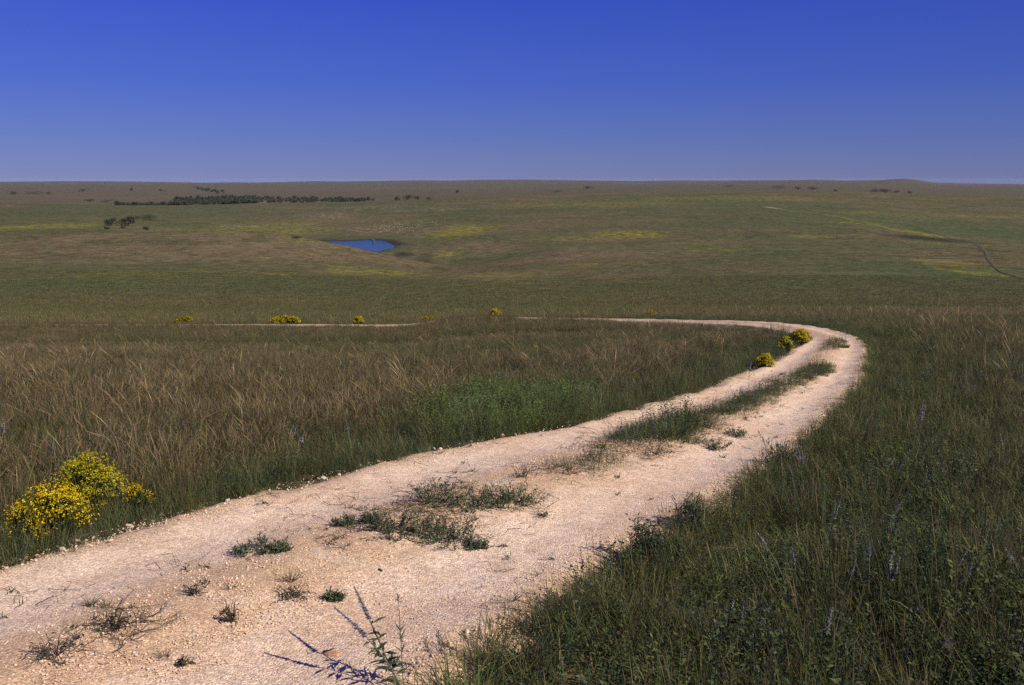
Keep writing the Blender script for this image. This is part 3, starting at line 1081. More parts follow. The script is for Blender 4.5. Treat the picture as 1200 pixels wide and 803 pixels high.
def scatter_grass():
    g = np.random.default_rng(5)
    parts = []

    def put(x, y, key, scale, zs=None, sink=0.0):
        n = len(x)
        ids = SPEC[key][g.integers(0, len(SPEC[key]), n)]
        z = height(x, y) - sink
        rot = np.stack([g.normal(0, .09, n), g.normal(0, .09, n), g.uniform(0, 6.283, n)], 1)
        sc = np.broadcast_to(scale, (n,)) * g.uniform(.75, 1.25, n)
        h = sc * (g.uniform(.85, 1.15, n) if zs is None else zs)
        parts.append((np.stack([x, y, z], 1), ids, rot, np.stack([sc, sc, h], 1)))

    lush = [unproject(u, v) for u, v in LUSH]
    for d0, d1, q, dens, wide in ((1.2, 7, .95, 100, 1.0), (7, 14, .8, 66, 1.05), (14, 28, .74, 30, 1.2), (28, 80, .7, 16, 1.55)):
        x, y = wedge(g, d0, d1, q, dens)
        if d1 == 80:                                  # thins out into the coarser clumps further on
            k = g.uniform(0, 1, len(x)) < 1 - sstep(44, 80, y)
            x, y = x[k], y[k]
        if d0 < 2:                                    # the ground right round the camera too
            n = 2500
            a, r = g.uniform(0, 6.28, n), 6 * np.sqrt(g.uniform(0, 1, n))
            xx, yy = np.cos(a) * r, np.sin(a) * r
            k = (yy < 1.2) | (np.abs(xx) > .95 * yy)
            x, y = np.concatenate([x, xx[k]]), np.concatenate([y, yy[k]])
        t, out = road_frame(x, y)
        edge = (fbm(x * 1.3, y * 1.3, 15) - .5) * .34
        keep = (out + edge > np.where(t < 0, -.12, -.04)) & (np.hypot(x, y) > .5)
        x, y, t, out = x[keep], y[keep], t[keep], out[keep]
        left = (t < 0)
        u = g.uniform(0, 1, len(x))
        patch = fbm(x * .35, y * .35, 51)
        patch2 = fbm(x * .12, y * .12, 52)
        lsd = seg_dist(x, y, [tuple(p) for p in lush])
        inl = (np.where(inside(x, y, lush), lsd, -lsd) + (fbm(x * .9, y * .9, 58) - .5) * 1.6 > 0) & left
        verge = g.uniform(0, 1, len(x)) > sstep(.25, 2.0, out + (patch - .5) * 1.6)
        sc = np.interp(out, [0, .4, 1.4], [.62, .8, 1.0])
        sc = np.where(left & (y > 14), sc * np.interp(y, [14, 24, 40], [.95, .74, .66]), sc)
        sc = sc * np.where(out > .8, .74 + .55 * fbm(x * .7, y * .7, 57), 1)
        sc = sc * np.where((y > 30), np.interp(out, [0, 3], [.85, 1.0]), 1.0) * np.where(y > 26, .82, 1.0)
        kind = np.full(len(x), 'mixed', dtype=object)
        # left field: rust-brown bluestem, greener low down
        kl = np.where(u < .12 + 1.7 * (patch - .5) + .16 * sstep(9, 16, y), 'stem', np.where(u < .50, 'mixed', np.where(u < .80, 'gmix', np.where(u < .86, 'short', np.where(u < np.where(y < 9, .865, .90), 'tan', np.where(u < .975, 'forb', 'purple'))))))
        kind = np.where(left, kl, kind)
        # right side: dark green, browner further off
        rb = sstep(13, 26, y + x * .3) * .17
        kr = np.where(u < .55 - rb, 'dark', np.where(u < .62 - rb, 'forb', np.where(u < .90 - rb * 1.1, 'gmix', np.where(u < .93 - rb * .3, 'mixed', np.where((u < .935) & (y > 7.5), 'tan', np.where(u < .94, 'purple', np.where(y < 8, 'gmix', 'stem')))))))
        kind = np.where(left, kind, kr)
        kv = np.where(u < .46, 'blue', np.where(u < .66, 'short', np.where(u < .76, 'forb', 'gmix')))
        kl2 = np.where(u < .25, 'mixed', np.where(u < .7, 'gmix', np.where(u < .9, 'short', 'stem')))
        kind = np.where(left & (g.uniform(0, 1, len(x)) < .8 * sstep(24, 46, y)), kl2, kind)
        kind = np.where(verge & left, kv, kind)
        kr2 = np.where((patch > .60) & (u < .45), 'forb', np.where((patch < .40) & (u < .5), 'short', kind))
        kind = np.where(~left, kr2, kind)
        kvr = np.where(u < .4, 'dark', np.where(u < .6, 'short', np.where(u < .85, 'forb', 'mixed')))
        kind = np.where(verge & ~left, kvr, kind)
        kind = np.where(inl, np.where(u < .55, 'bright', np.where(u < .8, 'short', 'gmix')), kind)
        # beyond the road's far bend everything is low green and mixed
        outer = (y > 22) & ~left & (out < .9)
        kind = np.where(outer & (u < .8), 'forb', kind)
        beyond = (y > 27) & ~left & (out > .9)
        kind = np.where(beyond & (patch2 > .47), np.where(u < .6, 'short', 'mixed'), kind)
        rs = np.where(left, 1.0, .9)
        tallk = (kind == 'stem') | (kind == 'mixed') | (kind == 'gmix')
        hz = np.where(left & (out > .5), np.where(tallk, .47, np.where(kind == 'tan', .50, .72)), 1.0)
        hz = np.where(left & (y > 30) & (out > .3), np.where(fbm(x * .22, y * .22, 66) + .12 * (x < -3) - .2 * (x > 3) > .52, 1.12, .85), hz)
        open_ = left & (y > 36) & (out < 5) & (x > -17) & (x < -5)
        hz = np.where(open_, .85, hz)
        hid = left & (y > 36) & (out > .1) & (out < 6) & (x < 4.5) & ~open_ & ~((x > .2) & (x < 1.4))
        hz = np.where(hid, 1.75, hz)
        hz = np.where(~left, np.where(tallk, .70, .9), hz) * (.8 + .4 * fbm(x * .5, y * .5, 58)) * np.where(left, 1, .75 + .5 * fbm(x * .9, y * .9, 63)) * np.where(y > 18, np.interp(y, [18, 34, 70], [1, .78, .62]), 1)
        for key in SPEC:
            m = kind == key
            if m.any():
                put(x[m], y[m], key, (wide * (sc * rs)[m]), zs=hz[m] / (wide ** .85) * g.uniform(.8, 1.15, m.sum()))
    x, y = wedge(g, 1.5, 26, .85, 95)
    t, out = road_frame(x, y)
    bnd = np.where(t < 0, -.10, -.10) + (fbm(x * 1.9, y * 1.9, 19) - .5) * .30
    k = (out > bnd) & (out < .30) & (g.uniform(0, 1, len(x)) < np.interp(y, [2, 8, 26], [1, .8, .35])) & ~((t < 0) & (out < .02) & (g.uniform(0, 1, len(x)) < .5))
    x, y, t, out = x[k], y[k], t[k], out[k]
    u = g.uniform(0, 1, len(x))
    kind = np.where(u < .45, np.where(t < 0, 'blue', 'dark'), np.where(u < .75, 'short', np.where(u < .9, 'forb', 'gmix')))
    for key in ('blue', 'dark', 'short', 'forb', 'gmix'):
        m = kind == key
        put(x[m], y[m], key, np.interp(out[m], [-.2, .2], [.5, .8]), sink=-.02)
    # middle distance: coarse clumps fading out into the ground colour
    gb, bb, yb = world_blobs(GRN), world_blobs(BRN), world_blobs(YEL)
    for d0, d1, dens, s in ((42, 130, 2.6, 1.0), (130, 260, .62, 1.5), (260, 460, .14, 2.0), (460, 900, .055, 3.0), (900, 1500, .028, 4.2)):
        x, y = wedge(g, d0, d1, .68, dens)
        if d0 == 42:
            k = (g.uniform(0, 1, len(x)) < sstep(42, 76, y)) & (road_frame(x, y)[1] > .6)
            x, y = x[k], y[k]
        if d1 > 400:
            pd = seg_dist(x, y, POND)
            k = ~inside(x, y, POND) & (pd > 4) & (fbm(x / 30, y / 30, 67) > .36)
            x, y = x[k], y[k]
        gm, bm, ym = blob_mask(GRN, x, y), blob_mask(BRN, x, y), blob_mask(YEL, x, y)
        patch = fbm(x / 24, y / 24, 53)
        u = g.uniform(0, 1, len(x))
        kind = np.where(u < .5, 'farmix', np.where(patch > .5, 'farbrown', 'fargreen')).astype(object)
        kind = np.where((g.uniform(0, 1, len(x)) < .75 * (1 - sstep(75, 190, y)) * (.4 + .9 * patch)), 'farbrown', kind)
        kind = np.where(u < gm * .8, 'fargreen', kind)
        kind = np.where((u > 1 - bm * .8), 'farbrown', kind)
        kind = np.where(g.uniform(0, 1, len(x)) < ym * .5 * sstep(.45, .6, fbm(x / 5, y / 5, 54)), 'faryellow', kind)
        for key in ('farmix', 'farbrown', 'fargreen', 'faryellow'):
            m = kind == key
            if m.any():
                put(x[m], y[m], key, s, zs=np.full(m.sum(), .75 / s))
    P = [np.concatenate([p[k] for p in parts]) for k in range(4)]
    print('grass tufts', len(P[0]))
    instancer('prairie_grass', SRC, *P, 'tall rust brown and green prairie grass covering the hill', 'grass')
    # the strips between the wheel tracks
    parts.clear()
    for poly, dens, s in MEDIANS:
        w = np.array([unproject(u, v) for u, v in poly])
        lo, hi = w.min(0) - .1, w.max(0) + .1
        n = int((hi - lo).prod() * dens * 2.2)
        x, y = g.uniform(lo[0], hi[0], n), g.uniform(lo[1], hi[1], n)
        dist = seg_dist(x, y, [tuple(p) for p in w])
        ins = inside(x, y, [tuple(p) for p in w])
        sd = np.where(ins, dist, -dist) + (fbm(x * 2.5, y * 2.5, 61) - .5) * .3
        k = sd > 0
        x, y, sd = x[k], y[k], sd[k]
        u = g.uniform(0, 1, len(x))
        kind = np.where(u < .42, 'blue', np.where(u < .62, 'short', np.where(u < .82, 'forb', 'weed')))
        for key in ('blue', 'short', 'forb', 'weed'):
            m = kind == key
            put(x[m], y[m], key, s * 1.2 * np.interp(sd[m], [0, .35], [.55, 1]), sink=-.05)
    P = [np.concatenate([p[k] for p in parts]) for k in range(4)]
    instancer('median_grass', SRC, *P, 'low green grass strip between the two wheel tracks', 'grass')


scatter_grass()


# ------------------------------------------------------------------ loose stones on the road
PEB = bpy.data.collections.new('pebble_sources')
for k in range(8):
    v, f = rock_verts(gg, 2 if k < 3 else 1, .3, .6)
    mb = MB()
    mb.add(v, f, (.5, .4, .3))
    me = mb.mesh('pebble', M_PEBBLE)
    PEB.objects.link(bpy.data.objects.new('pebble_%03d' % k, me))


def scatter_pebbles():
    g = np.random.default_rng(9)
    pts, idx, rot, scl = [], [], [], []
    for d0, d1, q0, q1, dens, r0, r1 in ((2.2, 4.5, -.8, .3, 2600, .0028, .0095), (4.5, 7.5, -.75, .35, 1700, .0035, .011), (7.5, 13, -.3, .5, 620, .005, .014), (13, 27, .1, .6, 130, .007, .018)):
        n = int((q1 - q0) / 2 * (d1 * d1 - d0 * d0) * dens)
        y = np.sqrt(g.uniform(d0 * d0, d1 * d1, n))
        x = y * g.uniform(q0, q1, n)
        t, out = road_frame(x, y)
        a = np.abs(t)
        lane_ = np.exp(-((a - .56) / .24) ** 4)
        dn = (.2 + .8 * sstep(.35, .65, fbm(x * 1.1, y * 1.1, 71))) * (1 - .6 * lane_)
        k = (a < 1.0) & (g.uniform(0, 1, n) < dn) | (out > 0) & (out < .14) & (g.uniform(0, 1, n) < .4)
        x, y, a = x[k], y[k], a[k]
        n = len(x)
        s = r0 + (r1 - r0) * g.uniform(0, 1, n) ** 2.6
        edge = (a > .86) & (g.uniform(0, 1, n) < .16)
        s = s * (1 - .25 * np.exp(-((a - .56) / .24) ** 4))
        s = np.where(edge, s * g.uniform(1.0, 2.2, n), s)
        z = road_top(x, y) + s * .15
        pts.append(np.stack([x, y, z], 1))
        idx.append(np.where(edge, g.integers(0, 3, n), g.integers(0, 8, n)))
        rot.append(np.stack([g.normal(0, .35, n), g.normal(0, .35, n), g.uniform(0, 6.28, n)], 1))
        scl.append(np.repeat(s[:, None], 3, 1))
    P = [np.concatenate(p) for p in (pts, idx, rot, scl)]
    print('pebbles', len(P[0]))
    instancer('loose_gravel', PEB, *P, 'loose pale limestone chips strewn over the road', 'gravel')


scatter_pebbles()


# seedlings, dry bits and scraps of stem along the crown of the road
LIT = bpy.data.collections.new('litter_sources')
for k in range(8):
    g_ = np.random.default_rng(700 + k)
    mb = MB()
    if k < 4:
        n_ = 7
        leaflets(mb, g_, g_.normal(0, .012, (n_, 3)) * [1, 1, 0] + [0, 0, .004], g_.normal(0, 1, (n_, 3)) + [0, 0, .7], g_.uniform(.014, .035, n_), .008, cvar(g_, n_, (.052, .072, .036), .3))
        blades(mb, g_, np.zeros((5, 3)), g_.uniform(.03, .09, 5), .0035, g_.uniform(0, 6.28, 5), g_.uniform(.3, 1.2, 5), .6, (.06, .075, .035), (.09, .09, .045))
    else:
        for q_ in range(3):
            a_ = g_.uniform(0, 6.28)
            p0 = g_.normal(0, .03, 3) * [1, 1, 0] + [0, 0, .006]
            L_ = g_.uniform(.03, .09)
            tube(mb, [p0, p0 + [math.cos(a_) * L_, math.sin(a_) * L_, g_.uniform(0, .02)], p0 + [math.cos(a_ + .5) * L_ * 1.8, math.sin(a_ + .5) * L_ * 1.8, .004]], [.0018, .0015, .001], (.15, .10, .06) if q_ else (.26, .20, .11), 3)
    LIT.objects.link(bpy.data.objects.new('litter_%02d' % k, mb.mesh('litter', M_GRASS)))


def scatter_litter():
    g = np.random.default_rng(31)
    y = np.sqrt(g.uniform(2.4 ** 2, 15 ** 2, 26000))
    x = y * g.uniform(-.8, .5, len(y))
    t, out = road_frame(x, y)
    c = np.exp(-((t + .05) / .26) ** 2) * 1.0 + .5 * np.exp(-((np.abs(t) - 1.0) / .12) ** 2) + .03
    k = (np.abs(t) < 1.08) & (g.uniform(0, 1, len(x)) < c * sstep(.42, .62, fbm(x * 1.5, y * 1.5, 33)))
    x, y, t = x[k], y[k], t[k]
    n = len(x)
    green = fbm(x * 2.2, y * 2.2, 35) > .52
    idx = np.where(green & (g.uniform(0, 1, n) < .75), g.integers(0, 4, n), g.integers(4, 8, n))
    sc = np.repeat(g.uniform(.5, 1.5, (n, 1)), 3, 1)
    instancer('crown_litter', LIT, np.stack([x, y, road_top(x, y)], 1), idx, np.stack([0 * x, 0 * x, g.uniform(0, 6.28, n)], 1), sc, 'seedlings and scraps of dry stem strewn along the crown of the road', 'plant litter')
    print('litter', n)


scatter_litter()


# ------------------------------------------------------------------ things
def ground_at(x, y):
    return float(height(np.array([x]), np.array([y]))[0])


def at_depth(u, v, d):
    q, t = pix_ray(u, v)
    return np.array([q * d, d, EYE - t * d])


def stand(u, v, h, d0=2.2, d1=60):
    """where a plant of height h stands whose top is seen at (u, v)"""
    ds = np.exp(np.linspace(math.log(d0), math.log(d1), 1500))
    q, t = pix_ray(u, v)
    e = np.abs((EYE - t * ds) - (height(q * ds, ds) + h))
    d = ds[int(np.argmin(e))]
    return q * d, d


def flower_bush(label, x, y, w_, h_, seed, n=150, group=None, bloom=(.66, .48, .010), dull=(.46, .42, .025), fs=.011, depth=None, sink=.0, cover=1.0, lobes=1.0):
    g = np.random.default_rng(seed)
    dp = depth or w_
    root = thing('yellow_flower_bush', label, 'flower bush', (x, y, ground_at(x, y) - sink), group)
    a = g.uniform(0, 6.283, n)
    r = np.sqrt(g.uniform(0, 1, n))
    lob = 1 + lobes * (.30 * np.sin(3 * a + seed) + .2 * np.sin(5 * a + 2 * seed) + .1 * np.sin(2 * a + seed))
    top = np.stack([np.cos(a) * r * w_ * .5 * lob, np.sin(a) * r * dp * .5 * lob, h_ * (np.sqrt(np.maximum(1 - .85 * r ** 2, .08))) * g.uniform(.80, 1.06, n)], 1)
    b = np.stack([top[:, 0] * .16, top[:, 1] * .16, np.full(n, -.01)], 1)
    st, fo, fl = MB(), MB(), MB()
    for i in range(n):
        m = b[i] * .45 + top[i] * .55 + np.array([0, 0, -.06 * h_ * r[i]])
        tube(st, [b[i], m, top[i]], [.0028, .0018, .0012], (.06, .062, .024), 3)
    m = n * 13
    k = g.integers(0, n, m)
    t = g.uniform(.25, .97, m) ** .8
    p = b[k] * (1 - t)[:, None] + top[k] * t[:, None] + g.normal(0, .018 * w_ / .5, (m, 3))
    leaflets(fo, g, p, g.normal(0, 1, (m, 3)) + [0, 0, .6], g.uniform(.02, .045, m) * fs / .011, .008 * fs / .011, cvar(g, m, (.050, .075, .022), .3))
    m = int(n * 9 * cover)
    k = g.integers(0, n, m)
    p = top[k] + g.normal(0, 1, (m, 3)) * np.array([.022, .022, .013]) * (w_ / .5) ** .5
    c = cvar(g, m, bloom, .22, .05)
    dd = g.uniform(0, 1, m) < .3
    c[dd] = cvar(g, dd.sum(), dull, .25)
    for rep_ in range(3):
        leaflets(fl, g, p + g.normal(0, fs * .35, (m, 3)), g.normal(0, 1, (m, 3)) + [0, 0, .3], g.uniform(.7, 1.4, m) * fs, g.uniform(.7, 1.2, m) * fs, c)
    link('stems', st.mesh('stems', M_STEM), root)
    link('foliage', fo.mesh('foliage', M_LEAF), root)
    link('flowers', fl.mesh('flowers', M_FLOWER), root)
    return root


BG = 'yellow flowering bushes beside the road'
px_w = lambda u, v, px: px * unproject(u, v)[1] / 940.0
x, y = unproject(56, 640)
flower_bush('lower yellow flowered bush spilling onto the gravel edge in the left corner', x, y + .1, .56, .42, 3, 210, BG, (.66, .46, .008), fs=.0115, cover=.72, lobes=.35)
x, y = unproject(98, 612)
flower_bush('taller domed bush with greenish yellow flowers behind the gravel edge', x, y + .12, .54, .50, 5, 250, BG, (.54, .46, .014), fs=.0105, cover=.80, lobes=.2)
x, y = unproject(158, 607)
flower_bush('sparse thin sprig of yellow flowers right of the domed bush', x, y + .05, .22, .27, 8, 45, BG, (.55, .40, .008), fs=.011, cover=.8)
x, y = unproject(896, 435)
flower_bush('small rounded yellow bush at the inner road edge before the bend', x + .06, y + .2, .36, .30, 11, 110, BG, fs=.016, cover=.75)
x, y = unproject(944, 407)
flower_bush('dense bright yellow bush at the tip of the road bend', x - .02, y + .3, .46, .42, 13, 190, BG, (.66, .52, .012), fs=.018, cover=.75)
x, y = unproject(927, 414)
flower_bush('greener half open yellow bush beside the brightest bush at the bend', x - .06, y + .2, .32, .36, 17, 90, BG, (.50, .46, .018), fs=.017, cover=.6)
for (u, v, wpx, hpx, sd, n_, lab) in (
        (333, 380.5, 34, 8, 21, 150, 'wide low mound of yellow flowers behind the far road'),
        (217, 384, 26, 7, 22, 90, 'faint scattered yellow flowers left of the wide far mound'),
        (421, 378.5, 12, 7, 23, 70, 'small yellow clump beside the far road, right of the wide mound'),
        (503, 377.5, 14, 5, 24, 50, 'dull low yellow clump in the middle of the far road row'),
        (580, 375, 10, 8, 25, 70, 'upright small yellow clump where the far road shows through grass'),
        (763, 374.5, 10, 5, 26, 45, 'tiny yellow clump on the green bank above the far road')):
    q_, t_ = pix_ray(u, v)
    dist_ = np.interp(q_ * 50, CEN[::-1][:140, 0], CEN[::-1][:140, 1]) + 2.6
    flower_bush(lab, q_ * dist_, dist_, wpx * dist_ / 1000, hpx * dist_ / 1000 + .12, sd, n_, BG, (.55, .42, .01) if sd not in (22, 24) else (.36, .31, .014), fs=.05, depth=min(wpx * dist_ / 1000, .9))


# --- weeds growing in the gravel
def weed(label, u, v, wpx, hpx, seed, kind='leafy', cat='weed', name='road_weed', group='weeds growing in the gravel'):
    g = np.random.default_rng(seed)
    x, y = unproject(u, v)
    z = float(road_top(x, y)[0])
    s = y / 930.0
    w_, h_ = wpx * s * .5, hpx * s * 1.1
    if kind == 'leafy':
        w_, h_ = w_ * 1.5, h_ * .75
    root = thing(name, label, cat, (x, y, z - .008), group)
    a_, b_ = MB(), MB()
    if kind == 'leafy':
        n = int(14 + wpx * .7)
        az = g.uniform(0, 6.283, n)
        rr = g.uniform(.3, 1.0, n) * w_
        o_ = np.stack([np.cos(az) * g.uniform(0, .8, n) * w_, np.sin(az) * g.uniform(0, .8, n) * w_ * .9, np.zeros(n)], 1)
        e_ = o_ + np.stack([np.cos(az) * rr * .5, np.sin(az) * rr * .45, g.uniform(.3, 1, n) * h_], 1)
        for i in range(n):
            mp = (o_[i] + e_[i]) / 2 + [0, 0, .12 * h_]
            tube(b_, [o_[i], mp, e_[i]], [.0022, .0016, .001], (.05, .058, .03), 3)
        for i in range(5):                                      # runners lying on the gravel
            th = g.uniform(0, 6.283)
            pts_ = [np.array([math.cos(th + j * g.normal(0, .12)) * w_ * .35 * j, math.sin(th + j * g.normal(0, .12)) * w_ * .3 * j, .012]) for j in range(5)]
            tube(b_, pts_, [.002] * 5, (.09, .065, .04), 3)
            mm_ = 14
            tt_ = g.uniform(.8, 4, mm_)
            pp_ = np.stack([np.interp(tt_, range(5), [q[j] for q in pts_]) for j in range(3)], 1) + g.normal(0, .012, (mm_, 3)) * [1, 1, .3] + [0, 0, .01]
            leaflets(a_, g, pp_, g.normal(0, 1, (mm_, 3)) + [0, 0, .4], g.uniform(.014, .03, mm_), .007, cvar(g, mm_, (.046, .064, .036), .25))
        m = n * 15
        k = g.integers(0, n, m)
        t = g.uniform(.1, 1, m)
        p = o_[k] * (1 - t)[:, None] + e_[k] * t[:, None] + g.normal(0, .008, (m, 3)) + [0, 0, .012]
        leaflets(a_, g, p, g.normal(0, 1, (m, 3)) + [0, 0, .55], g.uniform(.018, .042, m), g.uniform(.006, .011, m), cvar(g, m, (.085, .110, .060), .3))
    elif kind == 'spiky':
        n = int(16 + wpx * .5)
        az = g.uniform(0, 6.283, n)
        c = cvar(g, n, (.060, .075, .034), .25)
        dr = g.uniform(0, 1, n) < .3
        c[dr] = cvar(g, dr.sum(), (.16, .115, .06))
        o_ = np.stack([np.cos(az) * .012, np.sin(az) * .012, np.zeros(n)], 1)
        blades(a_, g, o_, g.uniform(.45, 1.1, n) * w_ * 1.05, g.uniform(.003, .006, n), az, g.uniform(.25, 1.25, n), g.uniform(.2, .9, n), c * .8, c * 1.2)
        n = 4
        az = g.uniform(0, 6.283, n)
        blades(b_, g, np.zeros((n, 3)), g.uniform(.8, 1.3, n) * w_, .0022, az, g.uniform(.5, 1.3, n), .3, (.13, .08, .05), (.17, .12, .07), zig=.3)
    else:                                                       # dead: twigs and curled brown leaves
        n = int(9 + wpx * .2)
        az = g.uniform(0, 6.283, n)
        c = cvar(g, n, (.085, .060, .042) if kind == 'dead' else (.24, .19, .05), .25)
        for i in range(n):
            L = g.uniform(.5, 1.1) * w_
            p0 = np.array([math.cos(az[i]) * .1 * w_, math.sin(az[i]) * .1 * w_, 0])
            e1 = p0 + np.array([math.cos(az[i]) * L * .5, math.sin(az[i]) * L * .5, h_ * g.uniform(.3, 1)])
            e2 = e1 + np.array([math.cos(az[i] + g.normal(0, .7)) * L * .5, math.sin(az[i] + g.normal(0, .7)) * L * .5, h_ * g.uniform(-.4, .3)])
            tube(b_, [p0, e1, e2], [.0026, .0018, .001], c[i], 3)
        m = n * 4
        p = np.stack([g.normal(0, .38, m) * w_, g.normal(0, .34, m) * w_, g.uniform(.1, .7, m) * h_], 1)
        leaflets(a_, g, p, g.normal(0, 1, (m, 3)), g.uniform(.018, .05, m), g.uniform(.006, .012, m), cvar(g, m, (.075, .068, .042) if kind == 'dead' else (.32, .25, .05), .3))
    link('leaves', a_.mesh('leaves', M_LEAF), root)
    link('stalks', b_.mesh('stalks', M_STEM), root)
    return root


WEEDS = [
    ('flat leafy green weed above the spiky tuft in the left track', 303, 661, 40, 8, 'leafy'),
    ('tiny flat green sprig at the right end of the flat leafy weed', 333, 664, 12, 5, 'leafy'),
    ('spiky upright grass tuft alone in the left track', 341, 700, 54, 34, 'spiky'),
    ('reddish brown dead runner lying just below the spiky upright tuft', 343, 716, 52, 12, 'dead'),
    ('upper spiky grass tuft of the pair in the bottom left gravel', 108, 727, 40, 14, 'spiky'),
    ('greener grass tuft standing right beside the upper spiky tuft', 127, 733, 30, 22, 'spiky'),
    ('dark withered leafy weed below the pair of spiky tufts', 135, 762, 48, 22, 'dead'),
    ('thin brown dead sprig in the open gravel', 229, 720, 26, 12, 'dead'),
    ('small green tuft left of the reddish dead runner', 273, 713, 22, 8, 'spiky'),
    ('curled dark dead weed standing alone below the small green tuft', 273, 748, 24, 26, 'dead'),
    ('broad tangle of dead twigs in the bottom left corner', 66, 797, 64, 26, 'dead'),
    ('green grass tuft at the bottom edge right of the dead twigs', 194, 790, 34, 18, 'spiky'),
    ('short leafy weed touching the green tuft at the bottom edge', 215, 795, 24, 10, 'dead'),
    ('small lone leafy weed left of the cluster on the crown', 404, 630, 20, 9, 'leafy'),
    ('leafy dark green weed at the left end of the crown cluster', 466, 641, 58, 34, 'leafy'),
    ('small weed beside the left end of the crown cluster', 437, 628, 18, 16, 'leafy'),
    ('low leafy weed below the two crown clusters', 520, 645, 56, 24, 'leafy'),
    ('tiny weed at the lower right of the low leafy weed', 557, 651, 22, 7, 'leafy'),
    ('tall bushy dark weed at the upper left of the crown cluster', 519, 603, 48, 30, 'leafy'),
    ('mid sized leafy weed in the middle of the upper crown cluster', 560, 609, 50, 24, 'leafy'),
    ('loose trailing weed at the right end of the upper crown cluster', 602, 604, 52, 26, 'leafy'),
    ('small brownish weed right of the trailing crown weed', 636, 615, 26, 9, 'dead'),
    ('thin brown weed between the trailing weed and the brown strip', 612, 575, 40, 16, 'dead'),
    ('yellowed dead tuft at the tip of the green strip', 705, 536, 30, 10, 'yellow'),
    ('small round green weed in the right track', 862, 517, 18, 10, 'leafy'),
    ('low green weed at the edge of the green strip by the right track', 832, 530, 34, 10, 'leafy'),
    ('sparse dry weed in the gravel under the green strip', 765, 543, 60, 12, 'dead'),
    ('short dark tuft at the upper end of the green strip', 798, 497, 26, 18, 'spiky'),
    ('single broad leaf weed right of the dead runner', 393, 716, 12, 10, 'leafy'),
]
for i_, (lab, u, v, wp, hp, kd) in enumerate(WEEDS):
    weed(lab, u, v, wp, hp, 100 + i_, kd)


# --- stones
def stone(label, u, v, wpx, seed, mat, flat=.55, name='stone', on_road=True):
    g = np.random.default_rng(seed)
    x, y = unproject(u, v)
    vv, ff = rock_verts(g, 3, .12, flat)
    vv = vv * (1 + .22 * (fbm(vv[:, 0] * 2.2 + seed, vv[:, 1] * 2.2 + vv[:, 2], seed) - .5))[:, None] * [1, .8, 1]
    s = wpx * y / 930 * .5
    mb = MB()
    mb.add(vv * s, ff, (.5, .4, .3))
    o = link(name, mb.mesh(name, mat), None, (x, y, float(road_top(x, y)[0]) + s * flat * .35))
    o.rotation_euler = (g.normal(0, .15), g.normal(0, .15), g.uniform(0, 6))
    return tag(o, label, 'stone', 'larger stones on the road')


for i_, (lab, u, v, wp, mt, fl_) in enumerate((
        ('flat rust coloured stone in the gravel near the bottom edge', 386, 778, 24, M_REDROCK, .16),
        ('white rounded stone at the left grass edge, larger than its neighbours', 267, 596, 10, M_ROCK, .7),
        ('pale stone at the left grass edge right of the sparse flower sprig', 190, 611, 9, M_ROCK, .6),
        ('pale angular stone under the sparse yellow flower sprig', 151, 624, 9, M_ROCK, .6),
        ('pale stone on the gravel below the lower yellow bush', 74, 652, 11, M_ROCK, .5),
        ('whitish stone lying by the dead twigs in the bottom left corner', 52, 801, 15, M_ROCK, .5),
        ('dark little chip of stone in the pale gravel', 446, 682, 8, plain_noise_material('dark_stone', (.05, .045, .04), (.11, .09, .08), 20), .6),
        ('flat tan stone at the left grass edge where the crown weeds start', 380, 571, 12, M_ROCK, .35))):
    stone(lab, u, v, wp, 200 + i_, mt, fl_)


# --- sage and other tall flower stalks
def sage(label, base, tips, seed, spike=.16, flower=(.15, .15, .34), leaf=(.050, .075, .040), name='sage_plant', cat='wildflower', group='sage spikes in the grass', fat=.013, leaves=True, blade=.05):
    g = np.random.default_rng(seed)
    base = np.asarray(base, float)
    root = thing(name, label, cat, base, group)
    lf = MB()
    for tip in tips:
        sm, sk = MB(), MB()
        e = np.asarray(tip, float) - base
        bow = np.array([g.normal(0, .02), g.normal(0, .02), 0])
        ts = np.linspace(0, 1, 8)
        P = np.array([e * t + bow * math.sin(t * 3.14) + np.array([e[0], e[1], 0]) * .25 * (t * t - t) for t in ts])
        tube(sm, P, np.linspace(.0042, .0018, 8), (.11, .12, .06), 5)
        Lt = np.linalg.norm(e)
        f0 = max(0, 1 - spike / Lt)
        m = int(spike * 1500)
        t = g.uniform(f0, 1, m)
        p = np.stack([np.interp(t, ts, P[:, k]) for k in range(3)], 1)
        th = g.uniform(0, 6.283, m)
        rad = fat * (1.05 - .6 * (t - f0) / (1 - f0 + 1e-6))
        dr = np.stack([np.cos(th), np.sin(th), g.uniform(-.2, .9, m)], 1)
        c = cvar(g, m, flower, .3)
        calyx = g.uniform(0, 1, m) < .55
        c[calyx] = cvar(g, calyx.sum(), (.22, .235, .20), .3)
        leaflets(sk, g, p, dr, rad * g.uniform(.7, 1.4, m), rad * .55, c)
        link('stem', sm.mesh('stem', M_STEM), root)
        link('flower_spike', sk.mesh('flower_spike', M_FLOWER), root)
        if leaves:
            m = int(26 * Lt / .5)
            t = g.uniform(.06, max(f0 - .03, .2), m)
            p = np.stack([np.interp(t, ts, P[:, k]) for k in range(3)], 1)
            th = g.uniform(0, 6.283, m)
            leaflets(lf, g, p, np.stack([np.cos(th), np.sin(th), g.uniform(-.1, .7, m)], 1), blade * g.uniform(.6, 1.3, m), blade * .2, cvar(g, m, leaf, .25))
    if leaves:
        link('leaves', lf.mesh('leaves', M_LEAF), root)
    return root


